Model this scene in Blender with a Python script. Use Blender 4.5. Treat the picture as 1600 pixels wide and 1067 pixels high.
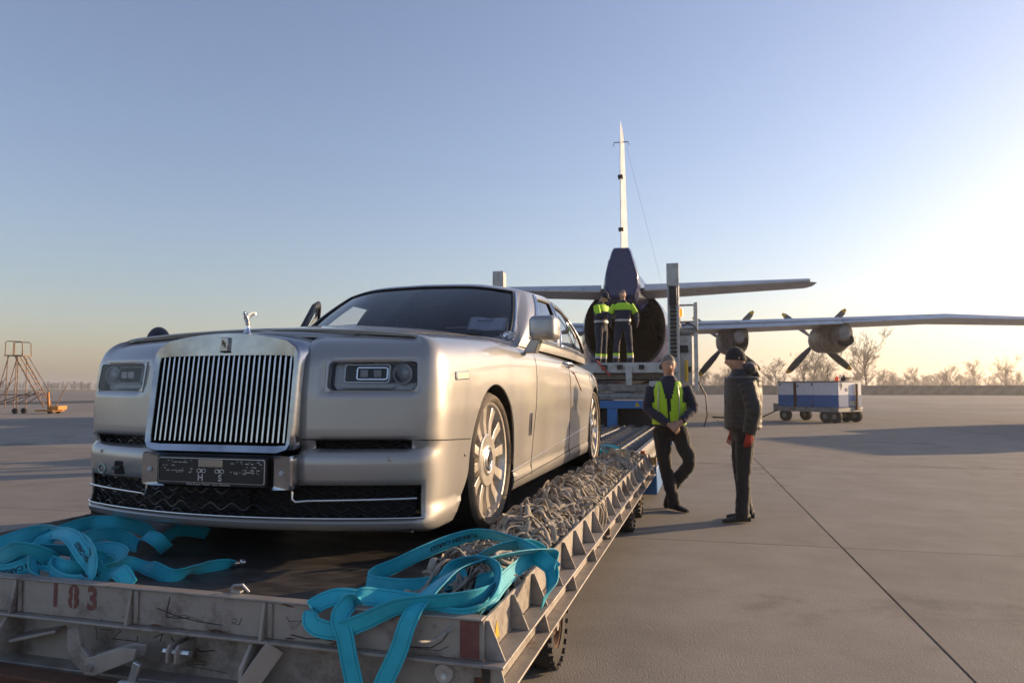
import bpy, bmesh, math, random
from mathutils import Vector, Matrix, Euler, noise
R = math.radians
random.seed(7)
for o in list(bpy.data.objects): bpy.data.objects.remove(o)
SC = bpy.context.scene
COL = SC.collection
# ---------------------------------------------------------------- camera
cam_d = bpy.data.cameras.new('camera'); CAM = bpy.data.objects.new('camera', cam_d); COL.objects.link(CAM)
cam_d.sensor_width = 36.0; cam_d.lens = 36.0*1120/1600; cam_d.clip_start = .05; cam_d.clip_end = 8000
CAM.location = (0, 0, 1.35)
CAM.rotation_euler = (R(90)+math.atan(73.5/1120), 0, R(15.55))
cam_d.dof.use_dof = True; cam_d.dof.focus_distance = 4.2; cam_d.dof.aperture_fstop = 5.0
SC.camera = CAM
# ---------------------------------------------------------------- light
SUN_AZ, SUN_EL = 50, 11.5          # degrees clockwise from +Y, elevation
W = bpy.data.worlds.new('World'); SC.world = W; W.use_nodes = True
nt = W.node_tree; bg = nt.nodes['Background']
sky = nt.nodes.new('ShaderNodeTexSky'); sky.sky_type = 'NISHITA'; sky.sun_disc = False
sky.sun_elevation = R(SUN_EL); sky.sun_rotation = R(SUN_AZ)
sky.air_density = 1.3; sky.dust_density = 1.15; sky.ozone_density = 3.2; sky.altitude = 100
hs = nt.nodes.new('ShaderNodeHueSaturation'); hs.inputs['Saturation'].default_value = .84      # camera white balance of the sky
wb = nt.nodes.new('ShaderNodeMix'); wb.data_type = 'RGBA'; wb.blend_type = 'MULTIPLY'; wb.inputs[0].default_value = 1; wb.inputs[7].default_value = (1.07, .962, 1.05, 1)
nt.links.new(sky.outputs[0], hs.inputs['Color']); nt.links.new(hs.outputs[0], wb.inputs[6]); nt.links.new(wb.outputs[2], bg.inputs[0]); bg.inputs[1].default_value = .122
sl = bpy.data.lights.new('sun', 'SUN'); SUN = bpy.data.objects.new('sun', sl); COL.objects.link(SUN)
sl.energy = 4.3; sl.angle = R(.55); sl.color = (1, .70, .40)
sd = Vector((math.sin(R(SUN_AZ))*math.cos(R(SUN_EL)), math.cos(R(SUN_AZ))*math.cos(R(SUN_EL)), math.sin(R(SUN_EL))))
SUN.rotation_euler = sd.to_track_quat('Z', 'Y').to_euler(); SUN.location = (30, 30, 30)
vs = SC.view_settings; vs.view_transform = 'Standard'; vs.look = 'None'; vs.gamma = 1; vs.exposure = .80
vs.use_curve_mapping = False
# ---------------------------------------------------------------- helpers
def _set(n, k, v):
    if k in n.inputs: n.inputs[k].default_value = v
MATS = {}
def mat(name, col, rough=.6, metal=0., col2=None, scale=8., mix=.5, bump=0., bscale=60., coat=0., dirt=None, dscale=3., damt=.5,
        stretch=None, dsoft=0., rvar=.12, sheen=0., rnd=0., emit=0., detail=6., spec=.5):
    """Principled material whose colour, roughness and fine relief vary by noise in object space."""
    if name in MATS: return MATS[name]
    m = bpy.data.materials.new(name); m.use_nodes = True; t = m.node_tree; b = t.nodes['Principled BSDF']
    N = t.nodes.new; L = t.links.new
    tc = N('ShaderNodeTexCoord'); mp = N('ShaderNodeMapping'); L(tc.outputs['Object'], mp.inputs[0])
    if stretch: mp.inputs['Scale'].default_value = stretch
    if rnd:      # every copy gets its own patch of the pattern
        oi0 = N('ShaderNodeObjectInfo'); mu = N('ShaderNodeMath'); mu.operation = 'MULTIPLY'; mu.inputs[1].default_value = 97.; L(oi0.outputs['Random'], mu.inputs[0]); L(mu.outputs[0], mp.inputs['Location'])
    nz = N('ShaderNodeTexNoise'); nz.inputs['Scale'].default_value = scale; nz.inputs['Detail'].default_value = detail
    nz.inputs['Roughness'].default_value = .62; L(mp.outputs[0], nz.inputs['Vector'])
    c2 = col2 or tuple(max(0, x*.72) for x in col)
    mx = N('ShaderNodeMix'); mx.data_type = 'RGBA'
    rp = N('ShaderNodeMapRange'); rp.inputs[1].default_value = .3; rp.inputs[2].default_value = .7
    rp.inputs[4].default_value = mix*2 if mix < .5 else 1.
    L(nz.outputs[0], rp.inputs[0]); L(rp.outputs[0], mx.inputs[0])
    mx.inputs[6].default_value = (*col, 1); mx.inputs[7].default_value = (*c2, 1)
    out = mx.outputs[2]
    rr = N('ShaderNodeMapRange'); rr.inputs[3].default_value = max(.02, rough-rvar); rr.inputs[4].default_value = min(1, rough+rvar)
    L(nz.outputs[0], rr.inputs[0]); rout = rr.outputs[0]
    if dirt:
        n2 = N('ShaderNodeTexNoise'); n2.inputs['Scale'].default_value = dscale; n2.inputs['Detail'].default_value = 8
        n2.inputs['Roughness'].default_value = .7; L(mp.outputs[0], n2.inputs['Vector'])
        r2 = N('ShaderNodeMapRange'); r2.inputs[1].default_value = .62-.35*damt-dsoft*.5; r2.inputs[2].default_value = .78-.2*damt+dsoft
        L(n2.outputs[0], r2.inputs[0])
        m2 = N('ShaderNodeMix'); m2.data_type = 'RGBA'; L(r2.outputs[0], m2.inputs[0]); L(out, m2.inputs[6]); m2.inputs[7].default_value = (*dirt, 1)
        out = m2.outputs[2]
        mm = N('ShaderNodeMath'); mm.operation = 'MULTIPLY_ADD'; L(r2.outputs[0], mm.inputs[0]); mm.inputs[1].default_value = .25; L(rout, mm.inputs[2]); mm.use_clamp = True
        rout = mm.outputs[0]
        if metal:
            me = N('ShaderNodeMapRange'); me.inputs[3].default_value = metal; me.inputs[4].default_value = metal*.3; L(r2.outputs[0], me.inputs[0]); L(me.outputs[0], b.inputs['Metallic'])
    if rnd:
        oi = N('ShaderNodeObjectInfo'); hs = N('ShaderNodeHueSaturation'); ma = N('ShaderNodeMapRange')
        ma.inputs[3].default_value = 1-rnd; ma.inputs[4].default_value = 1+rnd; L(oi.outputs['Random'], ma.inputs[0]); L(ma.outputs[0], hs.inputs['Value'])
        L(out, hs.inputs['Color']); out = hs.outputs[0]
    L(out, b.inputs['Base Color']); L(rout, b.inputs['Roughness'])
    if not (metal and dirt): b.inputs['Metallic'].default_value = metal
    _set(b, 'Coat Weight', coat); _set(b, 'Coat Roughness', .08); _set(b, 'Sheen Weight', sheen); _set(b, 'Specular IOR Level', spec)
    if emit: b.inputs['Emission Color'].default_value = (*col, 1); b.inputs['Emission Strength'].default_value = emit
    if bump:
        nb = N('ShaderNodeTexNoise'); nb.inputs['Scale'].default_value = bscale; nb.inputs['Detail'].default_value = 5; L(mp.outputs[0], nb.inputs['Vector'])
        bp = N('ShaderNodeBump'); bp.inputs['Strength'].default_value = bump; bp.inputs['Distance'].default_value = .01
        L(nb.outputs[0], bp.inputs['Height']); L(bp.outputs[0], b.inputs['Normal'])
    MATS[name] = m; return m
def glass_mat(name, tint=(.5, .55, .55), rough=.02, refl=1.0, base=0.):
    if name in MATS: return MATS[name]
    m = bpy.data.materials.new(name); m.use_nodes = True; t = m.node_tree; N = t.nodes.new; L = t.links.new
    for n in list(t.nodes):
        if n.type == 'BSDF_PRINCIPLED': t.nodes.remove(n)
    o = [n for n in t.nodes if n.type == 'OUTPUT_MATERIAL'][0]
    tr = N('ShaderNodeBsdfTransparent'); tr.inputs[0].default_value = (*tint, 1)
    gl = N('ShaderNodeBsdfGlossy'); gl.inputs['Roughness'].default_value = rough; gl.inputs[0].default_value = (refl, refl, refl, 1)
    fr = N('ShaderNodeFresnel'); fr.inputs[0].default_value = 1.5
    tc = N('ShaderNodeTexCoord'); nz = N('ShaderNodeTexNoise'); nz.inputs['Scale'].default_value = 5; L(tc.outputs['Object'], nz.inputs['Vector'])
    ad = N('ShaderNodeMath'); ad.operation = 'MULTIPLY_ADD'; ad.inputs[1].default_value = .03; L(nz.outputs[0], ad.inputs[0]); ab = N('ShaderNodeMath'); ab.operation = 'ADD'; ab.inputs[1].default_value = base; L(fr.outputs[0], ab.inputs[0]); L(ab.outputs[0], ad.inputs[2])
    mx = N('ShaderNodeMixShader'); L(ad.outputs[0], mx.inputs[0]); L(tr.outputs[0], mx.inputs[1]); L(gl.outputs[0], mx.inputs[2]); L(mx.outputs[0], o.inputs[0])
    MATS[name] = m; return m

def smooth_by_angle(me, ang=35):
    me.polygons.foreach_set('use_smooth', [True]*len(me.polygons))
    bm = bmesh.new(); bm.from_mesh(me)
    a = R(ang)
    for e in bm.edges:
        e.smooth = not (len(e.link_faces) == 2 and e.calc_face_angle(0) > a)
    bm.to_mesh(me); bm.free()
class MB:
    """collects simple shapes into one mesh"""
    def __init__(s): s.v = []; s.f = []
    def add(s, vs, fs, M=None):
        k = len(s.v); s.v += [tuple(M @ Vector(p)) if M else tuple(p) for p in vs]; s.f += [tuple(k+i for i in f) for f in fs]; return s
    def box(s, x0, x1, y0, y1, z0, z1, M=None):
        return s.add([(x0,y0,z0),(x1,y0,z0),(x1,y1,z0),(x0,y1,z0),(x0,y0,z1),(x1,y0,z1),(x1,y1,z1),(x0,y1,z1)],
                     [(0,3,2,1),(4,5,6,7),(0,1,5,4),(1,2,6,5),(2,3,7,6),(3,0,4,7)], M)
    def cbox(s, c, d, M=None):
        return s.box(c[0]-d[0]/2, c[0]+d[0]/2, c[1]-d[1]/2, c[1]+d[1]/2, c[2]-d[2]/2, c[2]+d[2]/2, M)
    def bar(s, p, q, w, h, up=(0,0,1)):
        p = Vector(p); q = Vector(q); d = (q-p); l = d.length; d.normalize(); u = Vector(up)
        if abs(d.dot(u)) > .98: u = Vector((1,0,0))
        x = d.cross(u).normalized(); z = x.cross(d)
        M = Matrix((( x.x,d.x,z.x,p.x),(x.y,d.y,z.y,p.y),(x.z,d.z,z.z,p.z),(0,0,0,1)))
        return s.box(-w/2, w/2, 0, l, -h/2, h/2, M)
    def tube(s, pts, r, n=8, caps=True, sq=1., closed=False):
        pts = [Vector(p) for p in pts]; m = len(pts); rs = r if isinstance(r, (list, tuple)) else [r]*m
        base = len(s.v); up = None
        for i, p in enumerate(pts):
            if closed: d = pts[(i+1) % m]-pts[i-1]
            else: d = pts[min(i+1, m-1)]-pts[max(i-1, 0)]
            d.normalize()
            if up is None:
                up = Vector((0,0,1)) if abs(d.z) < .9 else Vector((1,0,0))
            x = d.cross(up)
            if x.length < 1e-4: x = d.cross(Vector((.3,1,.2)))
            x.normalize(); up = x.cross(d).normalized()
            for k in range(n):
                a = 2*math.pi*k/n; s.v.append(tuple(p + x*math.cos(a)*rs[i] + up*math.sin(a)*rs[i]*sq))
        for i in range(m if closed else m-1):
            a = base+i*n; b2 = base+((i+1) % m)*n
            for k in range(n): s.f.append((a+k, a+(k+1) % n, b2+(k+1) % n, b2+k))
        if caps and not closed:
            s.f.append(tuple(base+k for k in range(n))[::-1]); s.f.append(tuple(base+(m-1)*n+k for k in range(n)))
        return s
    def cyl(s, p, q, r, n=16, r2=None): return s.tube([p, q], [r, r if r2 is None else r2], n)
    def lathe(s, prof, axis='x', n=32, c=(0,0,0), closed=False):
        """prof: list of (a along axis, r)"""
        base = len(s.v); m = len(prof)
        for a, r in prof:
            for k in range(n):
                t = 2*math.pi*k/n; p = {'x':(a, r*math.cos(t), r*math.sin(t)), 'y':(r*math.cos(t), a, r*math.sin(t)), 'z':(r*math.cos(t), r*math.sin(t), a)}[axis]
                s.v.append((p[0]+c[0], p[1]+c[1], p[2]+c[2]))
        for i in range(m if closed else m-1):
            A = base+i*n; B = base+((i+1) % m)*n
            for k in range(n): s.f.append((A+k, A+(k+1) % n, B+(k+1) % n, B+k))
        return s
    def loft(s, rings, caps=True, close=True):
        base = len(s.v); n = len(rings[0])
        for r in rings: s.v += [tuple(p) for p in r]
        for i in range(len(rings)-1):
            for k in range(n if close else n-1): s.f.append((base+i*n+k, base+i*n+(k+1) % n, base+(i+1)*n+(k+1) % n, base+(i+1)*n+k))
        if caps: s.f.append(tuple(base+k for k in range(n))[::-1]); s.f.append(tuple(base+(len(rings)-1)*n+k for k in range(n)))
        return s
    def prism(s, poly, a, b, axis='y'):
        """poly 2D extruded along axis from a to b; (x,z) for y, (y,z) for x, (x,y) for z"""
        f = {'y': lambda p, t: (p[0], t, p[1]), 'x': lambda p, t: (t, p[0], p[1]), 'z': lambda p, t: (p[0], p[1], t)}[axis]
        return s.loft([[f(p, a) for p in poly], [f(p, b) for p in poly]])
    def grid(s, fn, nu, nv, keep=None):
        base = len(s.v)
        for i in range(nu+1):
            for j in range(nv+1): s.v.append(tuple(fn(i/nu, j/nv)))
        for i in range(nu):
            for j in range(nv):
                if keep is None or keep((i+.5)/nu, (j+.5)/nv):
                    s.f.append((base+i*(nv+1)+j, base+(i+1)*(nv+1)+j, base+(i+1)*(nv+1)+j+1, base+i*(nv+1)+j+1))
        return s
    def mesh(s, name, smooth=None, fix=True):
        me = bpy.data.meshes.new(name); me.from_pydata(s.v, [], s.f)
        if fix:
            bm = bmesh.new(); bm.from_mesh(me); bmesh.ops.recalc_face_normals(bm, faces=bm.faces)
            lo = [v for v in bm.verts if not v.link_faces]; bmesh.ops.delete(bm, geom=lo, context='VERTS'); bm.to_mesh(me); bm.free()
        if smooth: smooth_by_angle(me, smooth)
        return me
    def build(s, name, m, parent=None, smooth=None, bevel=0., loc=None, rot=None, seg=2, fix=True, **tags):
        o = bpy.data.objects.new(name, s.mesh(name, smooth, fix)); COL.objects.link(o)
        if m: o.data.materials.append(m)
        if bevel:
            b = o.modifiers.new('bevel', 'BEVEL'); b.width = bevel; b.segments = seg; b.limit_method = 'ANGLE'; b.angle_limit = R(40); b.harden_normals = False
            if not smooth: smooth_by_angle(o.data, 30)
        if parent: o.parent = parent
        if loc: o.location = loc
        if rot: o.rotation_euler = rot
        for k, v in tags.items(): o[k] = v
        return o
def empty(name, loc=(0,0,0), rz=0., label=None, cat=None, group=None):
    o = bpy.data.objects.new(name, None); COL.objects.link(o); o.location = loc; o.rotation_euler = (0, 0, rz); o.empty_display_size = .1
    return tag(o, label, cat, group)
def tag(o, label=None, cat=None, group=None, kind=None):
    if label: o['label'] = label
    if cat: o['category'] = cat
    if group: o['group'] = group
    if kind: o['kind'] = kind
    return o
def share(o, parent=None, loc=None, rot=None, scale=None):
    c = o.copy(); COL.objects.link(c)
    if parent is not None: c.parent = parent
    if loc is not None: c.location = loc
    if rot is not None: c.rotation_euler = rot
    if scale is not None: c.scale = scale
    return c
def copy_tree(o, parent=None):
    c = o.copy(); COL.objects.link(c); c.parent = parent
    for ch in list(o.children): copy_tree(ch, c)
    return c
def catmull(P, n):
    P = [Vector(p) for p in P]; out = []; m = len(P)
    for i in range(m-1):
        p0 = P[max(i-1,0)]; p1 = P[i]; p2 = P[i+1]; p3 = P[min(i+2,m-1)]
        for k in range(n):
            t = k/n; out.append(.5*((2*p1)+(p2-p0)*t+(2*p0-5*p1+4*p2-p3)*t*t+(3*p1-p0-3*p2+p3)*t**3))
    out.append(P[-1]); return out
def sstep(a, b, x):
    t = min(1, max(0, (x-a)/(b-a))); return t*t*(3-2*t)
def lerp(a, b, t): return a+(b-a)*t
def pw(tab, x):
    if x <= tab[0][0]: return tab[0][1]
    for (a, p), (b, q) in zip(tab, tab[1:]):
        if x <= b: return p+(q-p)*(x-a)/(b-a)
    return tab[-1][1]
def text_mesh(txt, size=1., bold=0., align='CENTER', res=3):
    c = bpy.data.curves.new('t', 'FONT'); c.body = txt; c.size = size; c.align_x = align; c.align_y = 'CENTER'; c.resolution_u = res; c.offset = bold
    o = bpy.data.objects.new('t', c); COL.objects.link(o); bpy.context.view_layer.update()
    me = bpy.data.meshes.new_from_object(o.evaluated_get(bpy.context.evaluated_depsgraph_get()))
    v = [tuple(p.co) for p in me.vertices]; f = [tuple(p.vertices) for p in me.polygons]
    bpy.data.objects.remove(o); bpy.data.curves.remove(c); bpy.data.meshes.remove(me); return v, f
def text_obj(name, txt, m, parent, M, size, bold=0.):
    v, f = text_mesh(txt, size, bold); return MB().add(v, f, M).build(name, m, parent, fix=False)
def rect_round(x0, x1, y0, y1, r, n=5):
    out = []
    for cx, cy, a0 in ((x1-r, y1-r, 0), (x0+r, y1-r, 90), (x0+r, y0+r, 180), (x1-r, y0+r, 270)):
        for k in range(n+1): a = R(a0+90*k/n); out.append((cx+r*math.cos(a), cy+r*math.sin(a)))
    return out
# ================================================================ setting
M_conc = mat('concrete_apron', (.262,.238,.208), .85, col2=(.20,.18,.157), scale=1.8, mix=.5, detail=14., bump=.4, bscale=110, dirt=(.12,.11,.10), dscale=.45, damt=.12, rnd=.11, rvar=.08, spec=.3)
M_far = mat('concrete_far', (.25,.225,.20), .85, col2=(.19,.17,.155), scale=.08, mix=.5, dirt=(.15,.135,.12), dscale=.03, damt=.35, stretch=(1,.35,1), spec=.25)
M_grass = mat('dry_grass', (.20,.16,.085), .95, col2=(.13,.12,.055), scale=.05, spec=.1)
M_joint = mat('joint_sealant', (.03,.028,.026), .8, scale=20)
# terrain to the horizon, apron sheet on it, then single slabs near the camera
def sheet(name, x0, x1, y0, y1, z, m):
    return tag(MB().add([(x0,y0,z),(x1,y0,z),(x1,y1,z),(x0,y1,z)], [(0,1,2,3)]).build(name, m, fix=False), kind='structure')
sheet('terrain', -1900, 1900, -700, 1900, -.07, M_grass)
apron = sheet('apron', -300, 300, -120, 330, -.05, M_far)
apron.rotation_euler = (0, 0, R(2.0))
ANG = R(2.0); SL = 7.0
joint_bed = MB().add([(-66,-16,-.02),(66,-16,-.02),(66,92,-.02),(-66,92,-.02)], [(0,1,2,3)]).build('joint_bed', M_joint, fix=False); tag(joint_bed, kind='structure'); joint_bed.rotation_euler = (0,0,ANG)
slab_me = None
def slab_mesh():
    bm = bmesh.new(); g = SL/2-.008; n = 6
    vs = [[bm.verts.new((lerp(-g, g, i/n), lerp(-g, g, j/n), 0)) for j in range(n+1)] for i in range(n+1)]
    for i in range(n):
        for j in range(n): bm.faces.new((vs[i][j], vs[i+1][j], vs[i+1][j+1], vs[i][j+1]))
    be = [e for e in bm.edges if len(e.link_faces) == 1]
    r = bmesh.ops.extrude_edge_only(bm, edges=be)
    for v in [x for x in r['geom'] if isinstance(x, bmesh.types.BMVert)]:
        v.co.x += .006*(1 if v.co.x > 0 else -1)*(abs(abs(v.co.x)-g) < 1e-4); v.co.y += .006*(1 if v.co.y > 0 else -1)*(abs(abs(v.co.y)-g) < 1e-4); v.co.z = -.03
    me = bpy.data.meshes.new('slab'); bm.to_mesh(me); bm.free(); me.materials.append(M_conc)
    return me
slab_me = slab_mesh()
ca, sa = math.cos(ANG), math.sin(ANG)
for i in range(-8, 9):
    for j in range(-2, 13):
        lx = 1.05+.23+SL*(i+.5); ly = 6.68+SL*(j-1+.5)
        if not (-62 < lx < 62): continue
        o = bpy.data.objects.new('slab', slab_me); COL.objects.link(o); o.parent = joint_bed
        o.location = (lx, ly, .0+random.uniform(-.0008,.0008)); o.rotation_euler = (0,0,random.choice((0,math.pi)))
# painted line on the apron far right
M_paint = mat('worn_white_paint', (.62,.60,.55), .8, scale=6, dirt=(.25,.225,.2), dscale=2, damt=.5)
tag(MB().box(14, 60, 34.4, 34.56, .004, .008).build('taxi_line', M_paint), kind='structure').rotation_euler = (0,0,R(-1.5))
tag(MB().box(-60, -8, 41, 41.15, .004, .008).build('taxi_line', M_paint), kind='structure')
# perimeter walls
M_wall = mat('old_concrete_wall', (.22,.20,.18), .9, scale=.6, dirt=(.10,.095,.085), dscale=.4, damt=.5)
M_dfence = mat('dark_fence', (.035,.038,.045), .7, scale=2)
def panel_wall(name, x0, x1, y, h, m, pw_, label, dy=0.):
    e = empty(name, (x0, y, 0), 0, label, 'wall'); n = int((x1-x0)/pw_); me = None
    for i in range(n):
        b = MB().box(.02, pw_-.02, -.08, .08, -.1, h)
        if me is None: o = b.build('panel', m, e, bevel=.02); me = o
        else: o = share(me, e)
        o.location = (i*pw_, 0, random.uniform(-.03,.03))
    me2 = None
    for i in range(n+1):
        if me2 is None: o = MB().box(-.14, .14, -.16, .16, -.1, h+.12).build('post', m, e); me2 = o
        else: o = share(me2, e)
        o.location = (i*pw_, 0, 0)
    return e
panel_wall('perimeter_wall', -25, 260, 172, 2.05, M_wall, 3.0, 'long low grey concrete perimeter wall under the bare trees on the right')
panel_wall('dark_fence', -125, -60, 150, 2.1, M_dfence, 2.5, 'dark solid fence on the far left edge of the apron')
# ---------------------------------------------------------------- bare winter trees
M_bark = mat('winter_bark', (.075,.058,.045), .9, scale=3)
M_twig = mat('winter_twig', (.10,.075,.055), .95, scale=3)
def bare_tree(h, seed, spread=.55, lv=5, dens=1., nb0=11, nb1=4.2, rmin=.011, f0=.2):
    rg = random.Random(seed); tr = MB(); tw = MB()
    def br(p, d, l, r, k):
        n = 3; pts = [p]; q = p.copy(); dd = d.copy()
        for i in range(n):
            dd = (dd+Vector((rg.uniform(-.16,.16), rg.uniform(-.16,.16), rg.uniform(-.02,.14)))).normalized(); q = q+dd*(l/n); pts.append(q.copy())
        rs = [max(rmin, r*(1-.45*i/n)) for i in range(n+1)]
        (tr if k < 3 else tw).tube(pts, rs, 6 if k < 2 else (4 if k < 3 else 3), caps=False)
        if k >= lv: return
        c = int((nb0 if k == 0 else nb1)*dens+rg.random())
        for i in range(c):
            f = rg.uniform(.15 if k else f0, 1.); j = min(n-1, int(f*n)); s0 = pts[j].lerp(pts[j+1], f*n-j)
            a = rg.uniform(0, 6.28); side = Vector((math.cos(a), math.sin(a), 0)); ax = (dd*(1 if k else .85)+side*spread*rg.uniform(.7,1.5)+Vector((0,0,.22))).normalized()
            br(s0, ax, l*(rg.uniform(.42,.70) if k else rg.uniform(.35,.62)*(1.25-.55*f)), r*.5, k+1)
    br(Vector((0,0,-.2)), Vector((0,0,1)), h*.74, h*.013, 0)
    return tr, tw
protos = []
for k in range(4):
    a, b = bare_tree(12, 40+k, .78+.12*(k % 3), 5 if k != 3 else 4, 1., 13, 3.2 if k != 3 else 4.2, .019); protos.append((a.mesh('trunk', fix=False), b.mesh('crown', fix=False)))
for a, b in protos: a.materials.append(M_bark); b.materials.append(M_twig)
def place_tree(k, x, y, h, rz, label):
    e = empty('bare_tree', (x, y, 0), rz, label, 'tree', 'bare winter trees behind the perimeter wall')
    s = h/12
    for nm, me in (('trunk', protos[k][0]), ('crown', protos[k][1])):
        o = bpy.data.objects.new(nm, me); COL.objects.link(o); o.parent = e; o.scale = (s, s, s)
    return e
CY, SY = math.cos(R(15.55)), math.sin(R(15.55))
def cf(X, D): return (X*CY-D*SY, X*SY+D*CY)      # metres right of / ahead of the tripod -> world
tree_spots = [(0,96.5,195,16.5,'tallest bare tree, spreading, right of the cart'), (1,72,196,9.6,'small rounded bare tree left of the cart'), (2,82,202,11.5,'bare tree behind the left end of the cart'),
  (3,86,206,12.2,'bushy bare tree behind the middle of the cart'), (0,90,203,11.2,'slim bare tree just left of the tallest tree'), (1,106,215,8.5,'low bare tree just right of the tallest tree'),
  (2,136,262,9.3,'bare tree right of centre in the hazy row'), (3,149,268,9.0,'low bare tree in the hazy row'), (1,160,262,10,'bare tree near the right end of the hazy row'),
  (0,178,258,12.6,'taller bare tree at the right edge of the picture'), (3,169,262,11.2,'bare tree second from the right edge'), (2,123,255,8.4,'short bare tree in the hazy row past the tallest tree'),
  (3,62,206,7.4,'low bare shrub-like tree behind the man in the padded jacket'), (2,52,200,7.6,'low bare tree between the two standing men')]
for k, X, D, h, lb in tree_spots:
    x, y = cf(X, D); place_tree(k, x, y, h, X, lb+' beyond the wall')
a, b = bare_tree(10, 99, .8, 3, 1., 13, 3.0, .028, .04); lo_v = a.v+b.v; lo_f = a.f+[tuple(i+len(a.v) for i in f) for f in b.f]
def wood(name, spots, label, seed):
    rg = random.Random(seed); m = MB()
    for X, D, h in spots:
        x, y = cf(X, D); s = h/10
        m.add(lo_v, lo_f, Matrix.Translation((x, y, 0)) @ Matrix.Rotation(rg.uniform(0,6.28), 4, 'Z') @ Matrix.Diagonal((s*1.5, s*1.5, s, 1)))
    tag(m.build(name, M_twig, fix=False), label, 'trees', kind='stuff')
rg = random.Random(5)
wood('distant_wood', [(rg.uniform(-20,420), rg.uniform(330,480), rg.uniform(5,11)) for _ in range(520)], 'hazy wood of bare trees along the horizon on the right', 1)
wood('distant_wood', [(rg.uniform(-560,60), rg.uniform(640,760), rg.uniform(5,9)) for _ in range(330)], 'low hazy tree line along the horizon on the left', 2)

# ================================================================ dolly
M_dol = mat('worn_galvanised', (.34,.31,.28), .55, .35, col2=(.24,.22,.20), scale=9, bump=.12, bscale=40, dirt=(.13,.075,.04), dscale=6, damt=.22)
M_dol2 = mat('painted_frame', (.36,.32,.28), .6, .1, col2=(.25,.23,.21), scale=5, bump=.12, bscale=50, dirt=(.10,.065,.04), dscale=5, damt=.3)
M_deck = mat('scuffed_deck_plate', (.16,.15,.145), .42, .75, col2=(.09,.085,.085), scale=3, bump=.08, bscale=25, dirt=(.10,.085,.07), dscale=4, damt=.45, stretch=(1,3,1))
M_rust = mat('rust', (.13,.055,.025), .9, scale=14, col2=(.06,.03,.02))
M_rub = mat('dusty_rubber', (.022,.021,.02), .85, scale=12, col2=(.05,.046,.042), bump=.1)
M_zinc = mat('zinc', (.6,.62,.64), .35, .9, scale=10)
M_red = mat('faded_red_paint', (.13,.03,.026), .75, scale=18, col2=(.20,.09,.075))
M_black = mat('black_plastic', (.012,.012,.014), .5, scale=15)
M_yel = mat('yellow_sticker', (.65,.42,.02), .5, scale=12)
dolly = empty('pallet_dolly', (-2.15, 5.4, 0), 0, 'long worn grey steel pallet dolly carrying the silver car', 'dolly')
def D(b, name, m, parent=None, **k):
    o = b.build(name, m, parent or dolly, **k); 
    if parent is None: o.location = (2.15, -5.4, 0)
    return o
X0, X1, Y0, Y1 = -3.60, -.72, 2.26, 8.45
D(MB().box(X0+.02, X1-.012, Y0+.012, Y1, .50, .54), 'deck', M_deck, bevel=.003)
for yy in (2.6,):
    D(MB().box(X0+.05, X1-.05, Y0+.02, Y0+.16, .541, .549), 'edge_strip', M_dol, bevel=.003)
fb = MB().box(X0, X1, Y0-.012, Y0, .478, .604)
D(fb, 'front_beam', M_dol2, bevel=.003)
D(MB().box(X0, X1+.01, Y0-.045, Y0-.012, .467, .479), 'front_flange', M_dol, bevel=.004)
D(MB().box(X0, X1-.004, Y0-.022, Y0+.03, .604, .611), 'front_capping', M_dol, bevel=.003)
for x in (-3.2, -2.646, -2.095, -1.526):
    D(MB().prism([(Y0-.012,.479),(Y0-.043,.479),(Y0-.02,.603),(Y0-.012,.603)], x-.006, x+.006, 'x'), 'rib', M_dol2, bevel=.002)
    D(MB().box(x+.016, x+.034, Y0-.022, Y0-.0125, .482, .60), 'weld_strip', M_dol, bevel=.006)
# lower frame at the front
D(MB().box(X0+.05, X1-.02, Y0+.03, Y0+.05, .30, .468), 'lower_beam', M_dol2, bevel=.003)
D(MB().box(X0+.05, X1-.02, Y0-.05, Y0+.03, .292, .304), 'lower_flange', M_dol, bevel=.003)
for x, l in ((-2.66,.36), (-1.56,.3), (-2.98,.3)):
    D(MB().prism([(Y0+.03,.466),(Y0-.04,.466),(Y0-.10,.40),(Y0-.10,.34),(Y0+.03,.305)], x-.007, x+.007, 'x'), 'bracket', M_dol2, bevel=.003)
D(MB().bar((-2.62,Y0-.02,.385), (-2.44,Y0+.02,.425), .10, .012), 'slanted_plate', M_dol, bevel=.003)
D(MB().prism([(-2.33,.455),(-2.285,.47),(-2.265,.40),(-2.215,.36),(-2.235,.30),(-2.29,.33),(-2.325,.36)], Y0-.07, Y0-.05), 'stop_lever', M_dol2, bevel=.003)
for dy in (-.10, -.05):
    D(MB().prism([(-2.215,.37),(-2.05,.425),(-1.99,.425),(-2.0,.385),(-2.17,.315),(-2.215,.315)], Y0+dy, Y0+dy+.012), 'latch_arm', M_dol2, bevel=.003)
D(MB().cyl((-2.185,Y0-.115,.345),(-2.185,Y0-.03,.345),.014,12), 'pin', M_zinc, smooth=30)
for dx in (0, .035):
    D(MB().prism([(Y0+.03,.44),(Y0-.06,.44),(Y0-.075,.425),(Y0-.075,.38),(Y0+.03,.36)], -1.885+dx, -1.875+dx, 'x'), 'hinge_plate', M_dol2, bevel=.002)
D(MB().cyl((-1.91,Y0-.05,.412),(-1.80,Y0-.05,.412),.012,12), 'pin', M_zinc, smooth=30)
D(MB().bar((-1.985,Y0-.13,.29),(-1.95,Y0-.13,.395),.018,.03), 'hitch_pin_lever', M_zinc, bevel=.003)
D(MB().cyl((-2.02,Y0-.13,.305),(-1.86,Y0-.13,.305),.026,16), 'hitch_pin', M_zinc, smooth=30)
D(MB().bar((-2.75,Y0-.12,.285),(-1.5,Y0-.12,.255),.09,.06), 'tow_bar', M_rust, bevel=.006)
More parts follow.
